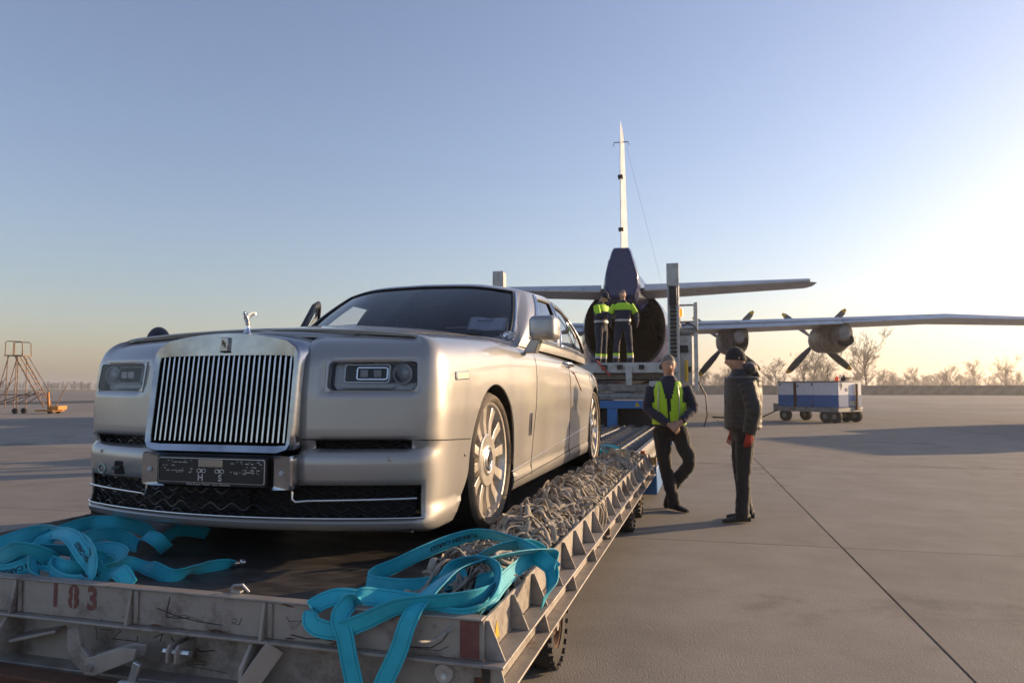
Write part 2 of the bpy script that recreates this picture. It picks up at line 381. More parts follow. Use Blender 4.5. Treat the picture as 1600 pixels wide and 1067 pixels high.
D(MB().bar((-2.45,Y0-.2,.27),(-2.2,Y0-1.0,.2),.08,.06), 'tow_bar', M_rust, bevel=.006)
D(MB().bar((-1.9,Y0-.2,.27),(-2.15,Y0-1.0,.2),.08,.06), 'tow_bar', M_rust, bevel=.006)
for x in (-1.47,-2.9): D(MB().bar((x,Y0-.03,.46),(x-.10,Y0-.11,.29),.012,.07), 'stay', M_dol2, bevel=.002)
rf = D(MB().lathe([(-.004,.0),(-.012,.012),(-.013,.03),(-.008,.034),(0,.035)], 'y', 24, (-.868, Y0+.027, .415)), 'reflector', mat('reflector_plastic',(.5,.5,.5),.2,.3,scale=200), smooth=40)
D(MB().box(-.915,-.821,Y0+.0265,Y0+.0295,.409,.421), 'reflector_bracket', M_dol, bevel=.001)
# stencilled number, red patch, sticker
for dx, ch in ((-.088,'1'),(0,'8'),(.088,'3')): text_obj('stencil_digit', ch, M_red, dolly, Matrix.Translation((2.15-2.365+dx, -5.4+Y0-.0135, .552-dx*.0)) @ Matrix.Rotation(R(90),4,'X') @ Matrix.Diagonal((.95,1.1,1,1)), .108, .004)
for dx in (-.003,): D(MB().box(-2.365+dx,-2.365+dx+.006,Y0-.0145,Y0-.0125,.512,.594), 'stencil_bridge', M_dol2)
D(MB().box(-.80,-.735,Y0-.0145,Y0-.0125,.484,.600), 'red_patch', M_red)
# right rail: web, flange, gussets, lower web
D(MB().box(X1-.012, X1, Y0, Y1, .478, .604), 'side_web', M_dol2, bevel=.003)
D(MB().box(X1, X1+.075, Y0-.045, Y1, .468, .478), 'side_flange', M_dol, bevel=.003)
D(MB().box(X1+.012, X1+.024, Y0+.02, Y1, .375, .4675), 'side_lower_web', M_dol2, bevel=.002)
D(MB().box(X1+.024, X1+.082, Y0+.02, Y1, .366, .376), 'side_lower_flange', M_dol, bevel=.003)
D(MB().box(X0, X0+.012, Y0, Y1, .478, .604), 'side_web', M_dol2, bevel=.003)
D(MB().box(X0-.075, X0, Y0, Y1, .468, .478), 'side_flange', M_dol, bevel=.003)
g0 = None; n = 20
for i in range(n+1):
    y = Y0+.008+i*(Y1-Y0-.03)/n
    b = MB().prism([(X1,.4785),(X1+.068,.4785),(X1+.014,.60),(X1,.60)], y-.004, y+.004)
    D(b, 'gusset', M_dol2, bevel=.0015)
    if i % 2 == 0: D(MB().prism([(X1+.0245,.3765),(X1+.075,.3765),(X1+.05,.4675),(X1+.0245,.4675)], y-.004, y+.004), 'lower_rib', M_dol2)
D(MB().prism([(2.36,.505),(2.42,.505),(2.39,.565)], X1+.0005, X1+.002, 'x'), 'warning_sticker', M_yel)
for y in (4.0, 6.6): D(MB().box(X0+.1, X1-.1, y-.06, y+.06, .36, .50), 'cross_member', M_dol2)
D(MB().box(-3.0,-2.85,Y0+.1,Y1,.34,.4995), 'long_member', M_dol2); D(MB().box(-1.45,-1.3,Y0+.1,Y1,.34,.4995), 'long_member', M_dol2)
def dolly_wheel(x, y, r=.20, w=.11):
    t = MB(); pr = [(-w/2,r*.55),(-w/2,r*.9),(-w*.42,r*.975),(-w*.2,r),(w*.2,r),(w*.42,r*.975),(w/2,r*.9),(w/2,r*.55)]
    t.lathe(pr, 'x', 36, closed=True)
    for k in range(24):
        a = 2*math.pi*k/24; 
        for sx in (-1,1):
            t.box(sx*w*.5-.012, sx*w*.5+.012, -.011, .011, r*.93, r*1.012, Matrix.Rotation(a+sx*.06,4,'X') )
    o = t.build('wheel', M_rub, dolly, smooth=40); o.location = (x+2.15, y-5.4, r)
    rim = MB().lathe([(w*.3,0.02),(w*.34,.05),(w*.25,.06),(w*.2,r*.45),(w*.42,r*.5),(w*.45,r*.56),(-w*.45,r*.56),(-w*.4,.03)], 'x', 24).build('rim', M_rust, o, smooth=30)
    MB().cyl((w*.3,0,0),(w*.5,0,0),.03,12).build('hub', M_dol, o, smooth=30)
    return o
for y in (3.52, 6.95, 7.75): dolly_wheel(-.80, y)
for y in (3.52, 6.95, 7.75): dolly_wheel(-3.5, y)
D(MB().box(-3.5,-.8,3.49,3.55,.17,.23).box(-3.5,-.8,6.92,6.98,.17,.23).box(-3.5,-.8,7.72,7.78,.17,.23).box(-1.44,-1.3,3.4,3.64,.22,.36).box(-1.44,-1.3,6.85,7.85,.22,.36), 'axle', M_rust)
D(MB().box(-1.70,-1.66,Y0+.03,Y0+.05,.611,.618).tube([(-1.70,Y0+.03,.62),(-1.68,Y0+.02,.64),(-1.65,Y0+.03,.642),(-1.63,Y0+.04,.615)],.005,6), 'tie_ring', M_zinc, smooth=40)
D(MB().box(-.80,-.745,8.30,8.42,.605,.64), 'end_stop', mat('orange_paint',(.45,.12,.03),.6), bevel=.008)

# marker scribbles, scrapes and weld beads on the front of the dolly
M_scr = mat('black_marker', (.012,.012,.012), .8, scale=20)
def scribble(pts, y, r=.0016, m=None): D(MB().tube([(x, y, z) for x, z in pts], r, 5), 'scribble', m or M_scr)
yb = Y0-.0128
scribble([(-1.98,.545),(-1.90,.525),(-1.80,.512),(-1.70,.508)], yb); scribble([(-1.925,.59),(-1.935,.55),(-1.94,.515),(-1.90,.516),(-1.84,.522)], yb); scribble([(-1.94,.516),(-1.86,.53),(-1.78,.515)], yb, .001)
scribble([(-1.66,.53),(-1.645,.537),(-1.64,.525),(-1.66,.52),(-1.63,.515),(-1.62,.54)], yb, .001); scribble([(-1.44,.56),(-1.43,.545),(-1.38,.55),(-1.40,.53)], yb, .001)
scribble([(-.98,.50),(-.90,.505),(-.86,.53),(-.84,.56),(-.845,.57)], yb); scribble([(-.95,.498),(-.87,.499),(-.84,.515)], yb, .001); scribble([(-1.42,.50),(-1.36,.492),(-1.30,.498),(-1.24,.49)], yb, .002); scribble([(-2.14,.50),(-2.10,.503),(-2.05,.50)], yb, .001)
y2 = Y0+.0295
scribble([(-2.30,.44),(-2.29,.41),(-2.292,.39)], y2, .001); scribble([(-2.28,.445),(-2.22,.45),(-2.23,.43),(-2.28,.43)], y2, .001); scribble([(-2.2,.45),(-2.18,.43),(-2.22,.40),(-2.10,.40),(-2.105,.42)], y2)
scribble([(-2.03,.42),(-2.0,.435),(-1.98,.44)], y2); scribble([(-2.0,.41),(-1.99,.44)], y2); scribble([(-1.95,.43),(-1.93,.405),(-1.90,.40),(-1.86,.405),(-1.82,.39),(-1.76,.40)], y2, .002); scribble([(-1.88,.34),(-1.80,.345),(-1.80,.355),(-1.84,.355)], y2, .001); scribble([(-1.88,.335),(-1.70,.325)], y2, .001)
rg = random.Random(8)
for k in range(16):
    x = rg.uniform(-3.4,-.85); z = rg.choice((.481,.486,.598)); l = rg.uniform(.03,.14)
    D(MB().tube([(x+l*t, yb-.001, z+rg.uniform(-.004,.004)) for t in (0,.25,.5,.75,1)], [.0005,.0025,.003,.002,.0005], 5), 'rust_scar', M_rust)
D(MB().box(-.765,-.735,Y0+.0285,Y0+.0305,.31,.41), 'rust_patch', M_rust, bevel=.0008)
# ================================================================ car  (local: u right, v back from the nose, w up from the tyre contact)
def paint_mat():
    m = mat('dusty_silver_paint', (.385,.38,.378), .27, .6, col2=(.35,.345,.342), scale=1.5, coat=.9, rvar=.05,
            dirt=(.33,.305,.272), dscale=1.6, damt=.5, dsoft=.35, stretch=(1,1,.45), bump=.015, bscale=300)
    return m
M_pt = paint_mat()
M_chr = mat('chrome', (.82,.83,.85), .1, 1., col2=(.62,.62,.63), scale=6, rvar=.05)
M_steel = mat('brushed_steel', (.21,.225,.26), .18, 1., col2=(.44,.46,.49), scale=5, rvar=.06)
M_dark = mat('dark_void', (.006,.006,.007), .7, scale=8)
M_seam = mat('panel_gap', (.02,.018,.016), .8, scale=8)
M_int = mat('dark_leather', (.018,.017,.02), .6, scale=30)
M_tyre = mat('dusty_tyre', (.20,.165,.125), .9, scale=9, col2=(.12,.10,.08), bump=.1, bscale=120)
M_tread = mat('tyre_black', (.016,.015,.014), .8, scale=20)
M_rim = mat('machined_alloy', (.64,.60,.55), .3, .8, scale=12, col2=(.56,.52,.47))
M_rimg = mat('alloy_pocket', (.06,.062,.068), .5, .3, scale=12)
M_glass = glass_mat('tinted_windscreen', (.78,.79,.82))
M_sglass = glass_mat('side_glass', (.72,.76,.72), base=.14)
M_lens = glass_mat('lamp_lens', (.95,.96,.97), refl=.5)
M_lampg = mat('lamp_grey', (.50,.53,.57), .35, .1, scale=8)
M_wht = mat('white_paper', (.75,.76,.82), .7, scale=20, col2=(.68,.69,.75))
M_ink = mat('black_ink', (.01,.01,.012), .7, scale=30)
M_print = mat('pale_print', (.62,.60,.56), .6, scale=30)
car = empty('silver_limousine', (-2.22, 3.0, .54), 0, 'large dusty silver limousine with upright grille standing on the dolly', 'car')
def C(b, name, m, parent=None, **k): return b.build(name, m, parent or car, **k)
def bez(p0, p1, p2, p3, t):
    a = 1-t; return tuple(a**3*p0[i]+3*a*a*t*p1[i]+3*a*t*t*p2[i]+t**3*p3[i] for i in range(2))
def f_front(u): return -.12+.22*u*u
OUT = [(u, f_front(u)) for u in (0,.06,.12,.18,.24,.30,.35,.40,.44,.47,.51,.55,.60,.65,.70,.75,.80)]
OUT += [bez((.87,.047),(.955,.078),(1.007,.115),(1.007,.26), i/10) for i in range(11)]
v = .29
while v < 4.6: OUT.append((1.007, v)); v += .0325
for i in range(1, 22): t = i/21; OUT.append((1.007-.13*t*t, 4.6+1.05*t))
OUT += [bez((.877,5.65),(.86,5.78),(.78,5.86),(.62,5.88), i/6) for i in range(1, 7)]
OUT += [(.62-.62*i/8, 5.88+.03*math.sin(math.pi/2*i/8)) for i in range(1, 9)]
NRM = []
for i, p in enumerate(OUT):
    a = OUT[max(i-1,0)]; b = OUT[min(i+1,len(OUT)-1)]; du, dv = b[0]-a[0], b[1]-a[1]; l = math.hypot(du, dv) or 1
    NRM.append((dv/l, -du/l))
NRM[0] = (0,-1); NRM[-1] = (0,1)
S_IN = [(.15,.05),(.165,.03),(.2,.018),(.25,.016),(.27,.024),(.33,.02),(.5,.012),(.7,0),(.85,.003),(.95,.014),(1.0,.03),(1.025,.047),(1.045,.07),(1.06,.10),(1.07,.14)]
F_IN = [(.15,.07),(.165,.02),(.18,-.015),(.205,-.025),(.222,-.012),(.3,.0),(.372,-.004),(.43,-.014),(.49,-.014),(.515,.0),(.535,.028),(.577,.004),(.6,.0),(.8,.012),(.94,.035),(.97,.05),(1.0,.078),(1.025,.11),(1.045,.15),(1.06,.2),(1.07,.25)]
WT = [(-.2,-.01),(.3,.0),(1.2,.05),(2.1,.05),(3.2,.03),(4.2,-.01),(5.2,-.07),(5.9,-.12)]
def bp(i, w, off=0.):
    (u, v), (nu, nv) = OUT[i], NRM[i]
    fw = nv*nv if nv < 0 else 0.; rw = nv*nv if nv > 0 else 0.
    ins = pw(S_IN, w)*(1-fw)+pw(F_IN, w)*fw+rw*.05 - off
    uu, vv = u-nu*ins, v-nv*ins
    if i == 0 or i == len(OUT)-1: uu = 0.
    return (max(uu, 0), vv, w+pw(WT, vv)*sstep(.6, 1., w))
def near_i(v=None, u=None):
    if u is not None: return min(range(28), key=lambda i: abs(OUT[i][0]-u))
    return min(range(22, len(OUT)-14), key=lambda i: abs(OUT[i][1]-v))
LV = [.15,.165,.18,.205,.222,.25,.27,.30,.335,.372,.40,.43,.46,.49,.515,.535,.556,.577,.60,.63,.66,.70,.73,.765,.80,.835,.87,.905,.94,.97,1.0,1.025,1.045,1.06,1.07]
AX, AW, AR = (1.025, 4.79), .385, .448
def in_arch(v, w):
    for k, a in enumerate(AX):
        if (v-a)**2+(w-AW)**2 < AR*AR: return k, 'c'
        if w < AW and abs(v-a) < AR: return k, 'v'
    if w < .5 and v < 1.0 and v > lerp(.36, .575, sstep(.14, .5, w)): return 0, 's'
    return None
def hole_front(u, w):
    if u < .40 and w > .345: return True
    if .47 < u < .885 and .535 < w < .577: return True
    if .51 < u < .915 and .80 < w < .94: return True
    if u < .945 and .222 < w < .372: return True
    return False
body = MB(); NL = len(LV); NO = len(OUT)
P = [[Vector(bp(i, w)) for w in LV] for i in range(NO)]
for sgn in (1, -1):
    base = len(body.v)
    for i in range(NO):
        for j in range(NL): q = P[i][j]; body.v.append((sgn*q.x, q.y, q.z))
    for i in range(NO-1):
        for j in range(NL-1):
            uc = (OUT[i][0]+OUT[i+1][0])/2; wc = (LV[j]+LV[j+1])/2
            if OUT[i][1] < .25 and hole_front(uc, wc): continue
            a, b, c, d = base+i*NL+j, base+(i+1)*NL+j, base+(i+1)*NL+j+1, base+i*NL+j+1
            body.f.append((a,b,c,d) if sgn > 0 else (d,c,b,a))
    # top surface
    CR = [(.05,.012),(.3,.05),(.8,.085),(1.7,.09),(2.3,.05),(4.5,.03),(5.9,.03)]
    NT = 14; b2 = len(body.v)
    for i in range(NO):
        q = P[i][NL-1]
        for k in range(NT+1):
            f = k/NT; body.v.append((sgn*q.x*(1-f), q.y, q.z+pw(CR, q.y)*(1-(1-f)**2.2)+.0))
    for i in range(NO-1):
        for k in range(NT):
            if q is None: pass
            a, b, c, d = b2+i*(NT+1)+k, b2+(i+1)*(NT+1)+k, b2+(i+1)*(NT+1)+k+1, b2+i*(NT+1)+k+1
            if 2.1 < P[i][NL-1].y < 4.6 and k > 2: continue        # cabin opening
            body.f.append((a,b,c,d) if sgn > 0 else (d,c,b,a))
me = bpy.data.meshes.new('body'); me.from_pydata(body.v, [], body.f)
bm = bmesh.new(); bm.from_mesh(me); bmesh.ops.remove_doubles(bm, verts=bm.verts, dist=.0006)
bmesh.ops.delete(bm, geom=[x for x in bm.verts if not x.link_faces], context='VERTS'); bmesh.ops.recalc_face_normals(bm, faces=bm.faces)
def arch_edge(p):      # signed distance-like value (<0 inside the opening) and nearest edge point
    y, z = p.y, p.z
    if abs(p.x) < .8: return None
    for a in AX:
        if abs(y-a) < AR+.3 and z < AW+AR+.1:
            if z >= AW: d = math.hypot(y-a, z-AW); return d-AR, Vector((p.x, a+(y-a)*AR/max(d,1e-4), AW+(z-AW)*AR/max(d,1e-4)))
            lo_ = a-AR if a > 2 else lerp(.36, a-AR, sstep(.12, AW+.02, z))
            if y < a: return lo_-y if 0 else (lo_-y)*-1*-1, Vector((p.x, lo_, z))
            return y-(a+AR), Vector((p.x, a+AR, z))
    return None
for _ in range(2):
    es = set()
    for f in bm.faces:
        q = arch_edge(f.calc_center_median())
        if q and abs(q[0]) < (.06 if _ == 0 else .025): es.update(f.edges)
    bmesh.ops.subdivide_edges(bm, edges=list(es), cuts=2, use_grid_fill=True)
bmesh.ops.delete(bm, geom=[f for f in bm.faces if (lambda q: q and q[0] < 0)(arch_edge(f.calc_center_median()))], context='FACES')
for x in bm.verts:
    if any(len(e.link_faces) == 1 for e in x.link_edges):
        q = arch_edge(x.co)
        if q and abs(q[0]) < .02: x.co = q[1]
bm.to_mesh(me); bm.free(); smooth_by_angle(me, 50)
bo = bpy.data.objects.new('body', me); COL.objects.link(bo); bo.parent = car; me.materials.append(M_pt)
so = bo.modifiers.new('thick', 'SOLIDIFY'); so.thickness = .012; so.offset = -1
def side_pt(v, w, off=.002, s=1):
    i = near_i(v=v); a = Vector(bp(i, w, off)); b = Vector(bp(min(i+1, NO-1), w, off)); t = 0 if abs(b.y-a.y) < 1e-6 else (v-a.y)/(b.y-a.y); p = a.lerp(b, t); return (s*p.x, p.y, p.z)
def front_pt(u, w, off=.002):
    s = 1 if u >= 0 else -1; au = abs(u); i = max(k for k in range(28) if OUT[k][0] <= au+1e-6); a = Vector(bp(i, w, off)); b = Vector(bp(i+1, w, off))
    t = 0 if abs(b.x-a.x) < 1e-6 else (au-a.x)/(b.x-a.x); p = a.lerp(b, max(0, min(1, t))); return (s*p.x, p.y, p.z)
# liners, underbody
for k, a in enumerate(AX):
    for s in (1, -1):
        C(MB().lathe([(s*.60,AR-.03),(s*.60,AR+.0),(s*.985,AR+.004)], 'x', 48, (0,a,AW)), 'wheel_arch_liner', M_dark, smooth=60)
C(MB().box(-.90,.90,.05,.52,.16,.20).box(-.62,.62,.5,5.6,.17,.23).box(-.93,.93,1.47,4.3,.17,.24).box(-.85,.85,5.25,5.8,.2,.3), 'underbody', M_dark)
for s in (1,-1): C(MB().box(s*.3,s*.8,.55,1.4,.25,.75) if 0 else MB().box(s*.45,s*.6,.5,1.5,.2,.85).box(s*.45,s*.6,4.3,5.25,.2,.85), 'inner_wing', M_dark)
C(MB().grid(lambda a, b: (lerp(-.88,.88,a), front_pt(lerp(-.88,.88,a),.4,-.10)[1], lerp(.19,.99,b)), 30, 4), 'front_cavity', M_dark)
# panel gaps
def gap(pts, r=.0032, name='panel_gap', m=None): return C(MB().tube(pts, r, 6), name, m or M_seam, smooth=60)
for s in (1, -1):
    L1 = [front_pt(s*u, .578, .0) for u in [.41+.02*k for k in range(23)]]+[(s*Vector(bp(i,.578-.03*(OUT[i][1])/.5)).x, Vector(bp(i,.578-.03*(OUT[i][1])/.5)).y, .578-.05*max(0,OUT[i][1])) for i in range(20, 44)]
    gap([p for p in L1 if p[1] < .585])
    for v0 in (2.06, 3.32): gap([side_pt(v0-.14*(1-sstep(.1,1.05,w)) if v0 < 3 else v0, w, 0, s) for w in [.21+.04*k for k in range(21)]])
    gap([side_pt(4.42-.10*sstep(.5,1.,w)*0+.0, w, 0, s) for w in [.88+.03*k for k in range(5)]])
    gap([side_pt(1.47+.1*k, .215+.01*k*.25, 0, s) for k in range(28)], .004)
    gap([side_pt(1.44+.1*k, .285+.013*k*.4, -.001, s) for k in range(29)], .0035, 'crease_strip', M_pt)
    hood = []
    for u, v_ in catmull([(.41,.10,0),(.47,.15,0),(.58,.26,0),(.68,.48,0),(.74,.9,0),(.77,1.3,0),(.80,1.62,0)], 6) and [(c_.x, c_.y) for c_ in catmull([(.41,.10,0),(.47,.15,0),(.58,.26,0),(.68,.48,0),(.74,.9,0),(.77,1.3,0),(.80,1.62,0)], 6)]:
        k_ = next(i for i in range(1, NO) if P[i][NL-1].y >= v_); qa, qb = P[k_-1][NL-1], P[k_][NL-1]; q = qa.lerp(qb, (v_-qa.y)/max(1e-6, qb.y-qa.y))
        if q.x < u: continue
        f = 1-u/q.x; hood.append((s*u, v_, q.z+pw(CR, v_)*(1-(1-f)**2.2)+.0005))
    gap(hood, .003)
# ---- grille
def rr4(x0, x1, z0, z1, arc=0., r=.0, n=12, sh=0.):
    """closed ring: bottom, right, top, left edges with n points each"""
    o = []
    for k in range(n): o.append((lerp(x0, x1, k/n), z0))
    for k in range(n): o.append((x1-sh*sstep(.7,1,k/n)*0, lerp(z0, z1, k/n)))
    for k in range(n): t = k/n; x = lerp(x1, x0, t); o.append((x, z1+arc*(1-(2*t-1)**2)))
    for k in range(n): o.append((x0, lerp(z1, z0, k/n)))
    c = ((x0+x1)/2, (z0+z1)/2); res = []
    for x, z in o:   # soften corners
        for cx, cz in ((x0+r, z0+r), (x1-r, z0+r), (x1-r, z1-r), (x0+r, z1-r)):
            if r and (x-cx)*(1 if cx > c[0] else -1) > 0 and (z-cz)*(1 if cz > c[1] else -1) > 0:
                d = math.hypot(x-cx, z-cz); 
                if d > r: x, z = cx+(x-cx)*r/d, cz+(z-cz)*r/d
        res.append((x, z))
    return res
oA = rr4(-.403,.403,.517,1.02, .055, .055); iA = rr4(-.371,.371,.550,.963, .004, .014)
g = MB()
R0 = [(x*.975, -.158, (z-.75)*.985+.75) for x, z in oA]; R1 = [(x, -.145, z) for x, z in oA]; R2 = [(x*1.0, .0, z) for x, z in oA]; R3 = [(x*1.02, .20, z+.035*sstep(.9,1.0,z)) for x, z in oA]
I0 = [(x, -.149, z) for x, z in iA]; I1 = [(x*.995, -.142, (z-.75)*.99+.75) for x, z in iA]; I2 = [(x*.99, -.04, (z-.75)*.985+.75) for x, z in iA]
g.loft([I2, I1, I0, R0, R1, R2, R3], caps=False)
g.v = [(x, y+.13*(z-.517), z) for x, y, z in g.v]
gs = C(g, 'grille_surround', M_steel, smooth=40)
C(MB().grid(lambda a, b: (lerp(-.37,.37,a), -.03+.056*b, lerp(.54,.97,b)), 2, 2), 'grille_back', M_dark)
vane = MB().prism([(-.006,-.086),(-.0045,-.096),(0,-.099),(.0045,-.096),(.006,-.086),(.005,0),(-.005,0)], -.206, .206, 'z')
v0 = None
for k in range(26):
    u = lerp(-.350, .350, k/25)
    if v0 is None: v0 = C(vane, 'grille_vane', M_chr, smooth=30)
    else: v0 = share(v0, car)
    v0.location = (u, -.013, .757); v0.rotation_euler = (-math.atan(.13), 0, 0)
# badge on the surround + emblem letters
EMB = Matrix.Translation((0, .062, 0))
bd = C(MB().prism([(-.020,.985),(.020,.985),(.020,1.052),(-.020,1.052)], -.166, -.150), 'emblem', M_steel, bevel=.003); bd.location = (0, .062, 0)
for dx, dz in ((-.004,.004),(.004,-.005)): text_obj('emblem_letter', 'R', M_ink, bd, Matrix.Translation((dx*1.2, -.1675, 1.019+dz)) @ Matrix.Rotation(R(90),4,'X') @ Matrix.Diagonal((.8,1.35,1,1)), .03, .0)
C(MB().box(-.021,.021,-.1675,-.160,.980,.985), 'emblem_foot', M_ink, bd)
# mascot: leaning robed figure with swept-back wings, generic
mh = MB(); B0 = Vector((0, .07, 1.085))
mh.tube([B0, B0+Vector((0,0,.012)), B0+Vector((0,.004,.03)), B0+Vector((0,-.002,.055)), B0+Vector((0,-.012,.075)), B0+Vector((0,-.02,.088))], [.019,.012,.0085,.0095,.011,.006], 10, sq=1.2)
mh.lathe([(-.009,0),(-.006,.006),(0,.0085),(.006,.0065),(.01,0)], 'z', 10, tuple(B0+Vector((0,-.026,.096))))
C(mh, 'mascot', M_chr, smooth=60)
wg = MB()
for s in (1,-1):
    wg.loft([[tuple(B0+Vector((s*(.006+.020*t)+0, -.010+.042*t+dy, .070+.022*t+.010*math.sin(t*3)+dz*(1-.3*t)))) for dy, dz in ((-.002,.016),(.002,.016),(.003,-.014*(1-t)),(-.003,-.014*(1-t)))] for t in (0,.25,.5,.75,1)])
C(wg, 'mascot_wings', M_chr, smooth=60)
# ---- plate and its surround
sur = MB(); a4 = rr4(-.405,.405,.352,.514,0,.018); b4 = rr4(-.315,.315,.362,.498,0,.012)
sur.loft([[(x,-.02,z) for x,z in a4],[(x,-.146,z) for x,z in a4],[(x*.985,-.155,lerp(.433,z,.96)) for x,z in a4],[(x,-.150,z) for x,z in b4],[(x,-.12,z) for x,z in b4]], caps=False)
C(sur, 'plate_surround', M_steel, smooth=40); C(MB().box(-.32,.32,-.135,-.12,.358,.502), 'plate_backing', M_black)
pl = C(MB().prism(rect_round(-.292,.292,.366,.496,.012), -.176, -.15), 'number_plate', M_black, bevel=.003)
fr = MB(); ra = rect_round(-.286,.286,.379,.491,.010); rb = rect_round(-.283,.283,.382,.488,.009)
fr.loft([[(x,-.1765,z) for x,z in ra],[(x,-.1785,z) for x,z in rb]], caps=False); C(fr, 'plate_rim', M_print, pl)
RT = Matrix.Rotation(R(90),4,'X')
def ptxt(t, x, z, s, n='plate_text', bold=0., sx=1.): text_obj(n, t, M_print, pl, Matrix.Translation((x,-.1775,z)) @ RT @ Matrix.Diagonal((sx,1,1,1)), s, bold)
ptxt('H', -.053, .402, .043, bold=.001); ptxt('S', .052, .402, .043, bold=.001); ptxt('Rolls-Royce  Motor  Cars  München', -.01, .3725, .016)
C(MB().box(-.065,.065,-.178,-.1765,.452,.485), 'plate_sticker', mat('tan_sticker',(.42,.34,.25),.6), pl)
rg = random.Random(3); dots = MB()
for s in (1,-1):
    for k in range(34):
        x = s*rg.uniform(.10,.27); z = rg.choice((.478,.47,.455,.442,.432,.425)); l = rg.choice((.003,.004,.012,.018)); dots.box(x-l/2, x+l/2, -.1780, -.1766, z-.0018, z+.0018)
    for x in (.035,.062): dots.tube([(s*x+.010*math.cos(q), -.1774, .4335+.0085*math.sin(q)) for q in [6.283*k/10 for k in range(10)]], .0022, 4, closed=True)
    dots.box(s*.0485-.006,s*.0485+.006,-.178,-.1766,.426,.441)
C(dots, 'plate_print', M_print, pl, kind='stuff')
for s in (1,-1): C(MB().lathe([(-.008,0),(-.008,.007),(-.004,.0125),(0,.0135)], 'y', 18, (s*.355,-.153,.43)), 'parking_sensor', M_lampg, smooth=30)
for s in (1,-1): C(MB().lathe([(-.0035,0),(-.0035,.0085),(0,.0105)], 'y', 16, front_pt(s*.80,.49,.0)), 'parking_sensor', M_pt, smooth=30)
# ---- lower front: mesh, trim strips, lip
ms = MB()
for z0, z1, ua, ub in ((.225,.372,-.93,.93), (.533,.580,.46,.89), (.533,.580,-.89,-.46)):
    rows = max(1, round((z1-z0)/.036)); h = (z1-z0)/rows
    for r_ in range(rows+1):
        for sg in (1,-1):
            pts = []
            n = int((ub-ua)/.012)
            for k in range(n+1):
                u = lerp(ua, ub, k/n); pts.append((u, front_pt(u, .4 if z1 < .5 else .6, -.035)[1], z0+h*r_+sg*h*.42*math.sin(u/.058*math.pi+(r_ % 2)*math.pi/2)))
            ms.tube(pts, .0035, 4, caps=False)
C(ms, 'intake_mesh', mat('gloss_black_mesh',(.018,.018,.02),.3,scale=20), smooth=60)
C(MB().box(-.15,.13,-.066,-.058,.235,.345), 'radar_cover', M_dark, bevel=.004)
for s in (1,-1):
    C(MB().tube([(s*.395,-.125,.35),(s*.395,-.128,.315),(s*.41,-.125,.303)]+[(s*u, front_pt(u,.3,.012)[1], .303+.02*(u-.41)) for u in (.45,.55,.65,.75,.85,.92)], .006, 8), 'trim_strip', M_chr, smooth=60)
C(MB().tube([front_pt(u, .226, .006) for u in [-.95+.05*k for k in range(39)]], .0045, 8), 'lip_strip', M_chr, smooth=60)
# tow eye on the image-left block
C(MB().box(-.665,-.605,front_pt(.63,.43)[1]-.004,front_pt(.63,.43)[1]+.02,.385,.45), 'tow_eye_pocket', M_dark, bevel=.004)
ey = front_pt(-.63,.43)[1]; C(MB().tube([(-.632,ey+.02,.42),(-.64,ey-.05,.418)],.008,8).tube([(-.645-.03+.032*math.cos(a), ey-.065-.012*math.cos(a), .418+.022*math.sin(a)) for a in [2*math.pi*k/16 for k in range(16)]],.006,8,closed=True), 'tow_eye', mat('green_zinc',(.30,.38,.33),.4,.7), smooth=60)
# ---- headlights
def headlight(s):
    root = MB(); U0, U1 = .512, .913
    ring = rect_round(U0+.003, U1-.003, .801, .938, .028, 6); out = rect_round(U0-.006, U1+.004, .793, .946, .004, 6)
    def pt(u, w, o): p = front_pt(u, w, o); return (s*p[0], p[1], w)
    b = MB(); b.loft([[pt(u,w,.001) for u,w in out], [pt(u,w,.0015) for u,w in ring], [pt(u,w,-.03) for u,w in ring]], caps=False)
    hl = C(b, 'headlight', M_pt, smooth=35)
    def plate(nm, poly, o0, m, thick=.006, sm=None):
        # poly follows the curve of the nose
        mb = MB(); mb.loft([[pt(u,w,o0) for u,w in poly], [pt(u,w,o0-thick) for u,w in poly]]); return C(mb, nm, m, hl, smooth=sm)
    plate('lamp_housing', rect_round(U0+.008,U1-.008,.803,.937,.03), -.055, M_lampg)
    def frame(nm, x0,x1,z0,z1,r,t,o,m):
        A = rect_round(x0,x1,z0,z1,r); B = rect_round(x0+t,x1-t,z0+t,z1-t,max(.002,r-t)); mb = MB()
        mb.loft([[pt(u,w,o-.02) for u,w in A],[pt(u,w,o) for u,w in A],[pt(u,w,o) for u,w in B],[pt(u,w,o-.02) for u,w in B]], caps=False); return C(mb, nm, m, hl, smooth=30)
    plate('lamp_dark_panel', rect_round(.575,.90,.838,.922,.012), -.045, M_black)
    frame('daytime_strip', .57,.775,.836,.924,.014,.006,-.034, mat('light_guide',(.7,.72,.75),.25,.3))
    frame('projector_frame', .628,.768,.850,.910,.012,.006,-.03, M_chr)
    c0 = pt(.83,.878,-.04); C(MB().lathe([(0,.048),(-.010,.05),(-.012,.044),(.0,.040),(-.002,.022),(-.010,0)], 'y', 28, c0), 'projector', M_lampg, hl, smooth=30)
    C(MB().lathe([(-.004,.036),(-.016,.022),(-.02,0)], 'y', 24, c0), 'projector_lens', M_lens, hl, smooth=60)
    for u in (.66,.72): C(MB().box(s*u-.02,s*u+.02,pt(u,.88,-.038)[1],pt(u,.88,-.03)[1],.862,.898), 'led_block', M_lampg, hl, bevel=.004)
    mb = MB(); mb.v = [pt(u,w,-.002) for u,w in ring]; mb.f = [tuple(range(len(ring)))]; C(mb, 'lens', M_lens, hl)
    plate('lower_reflector', rect_round(.56,.80,.812,.832,.006), -.03, mat('lamp_white',(.62,.66,.72),.35))
for s in (1,-1): headlight(s)
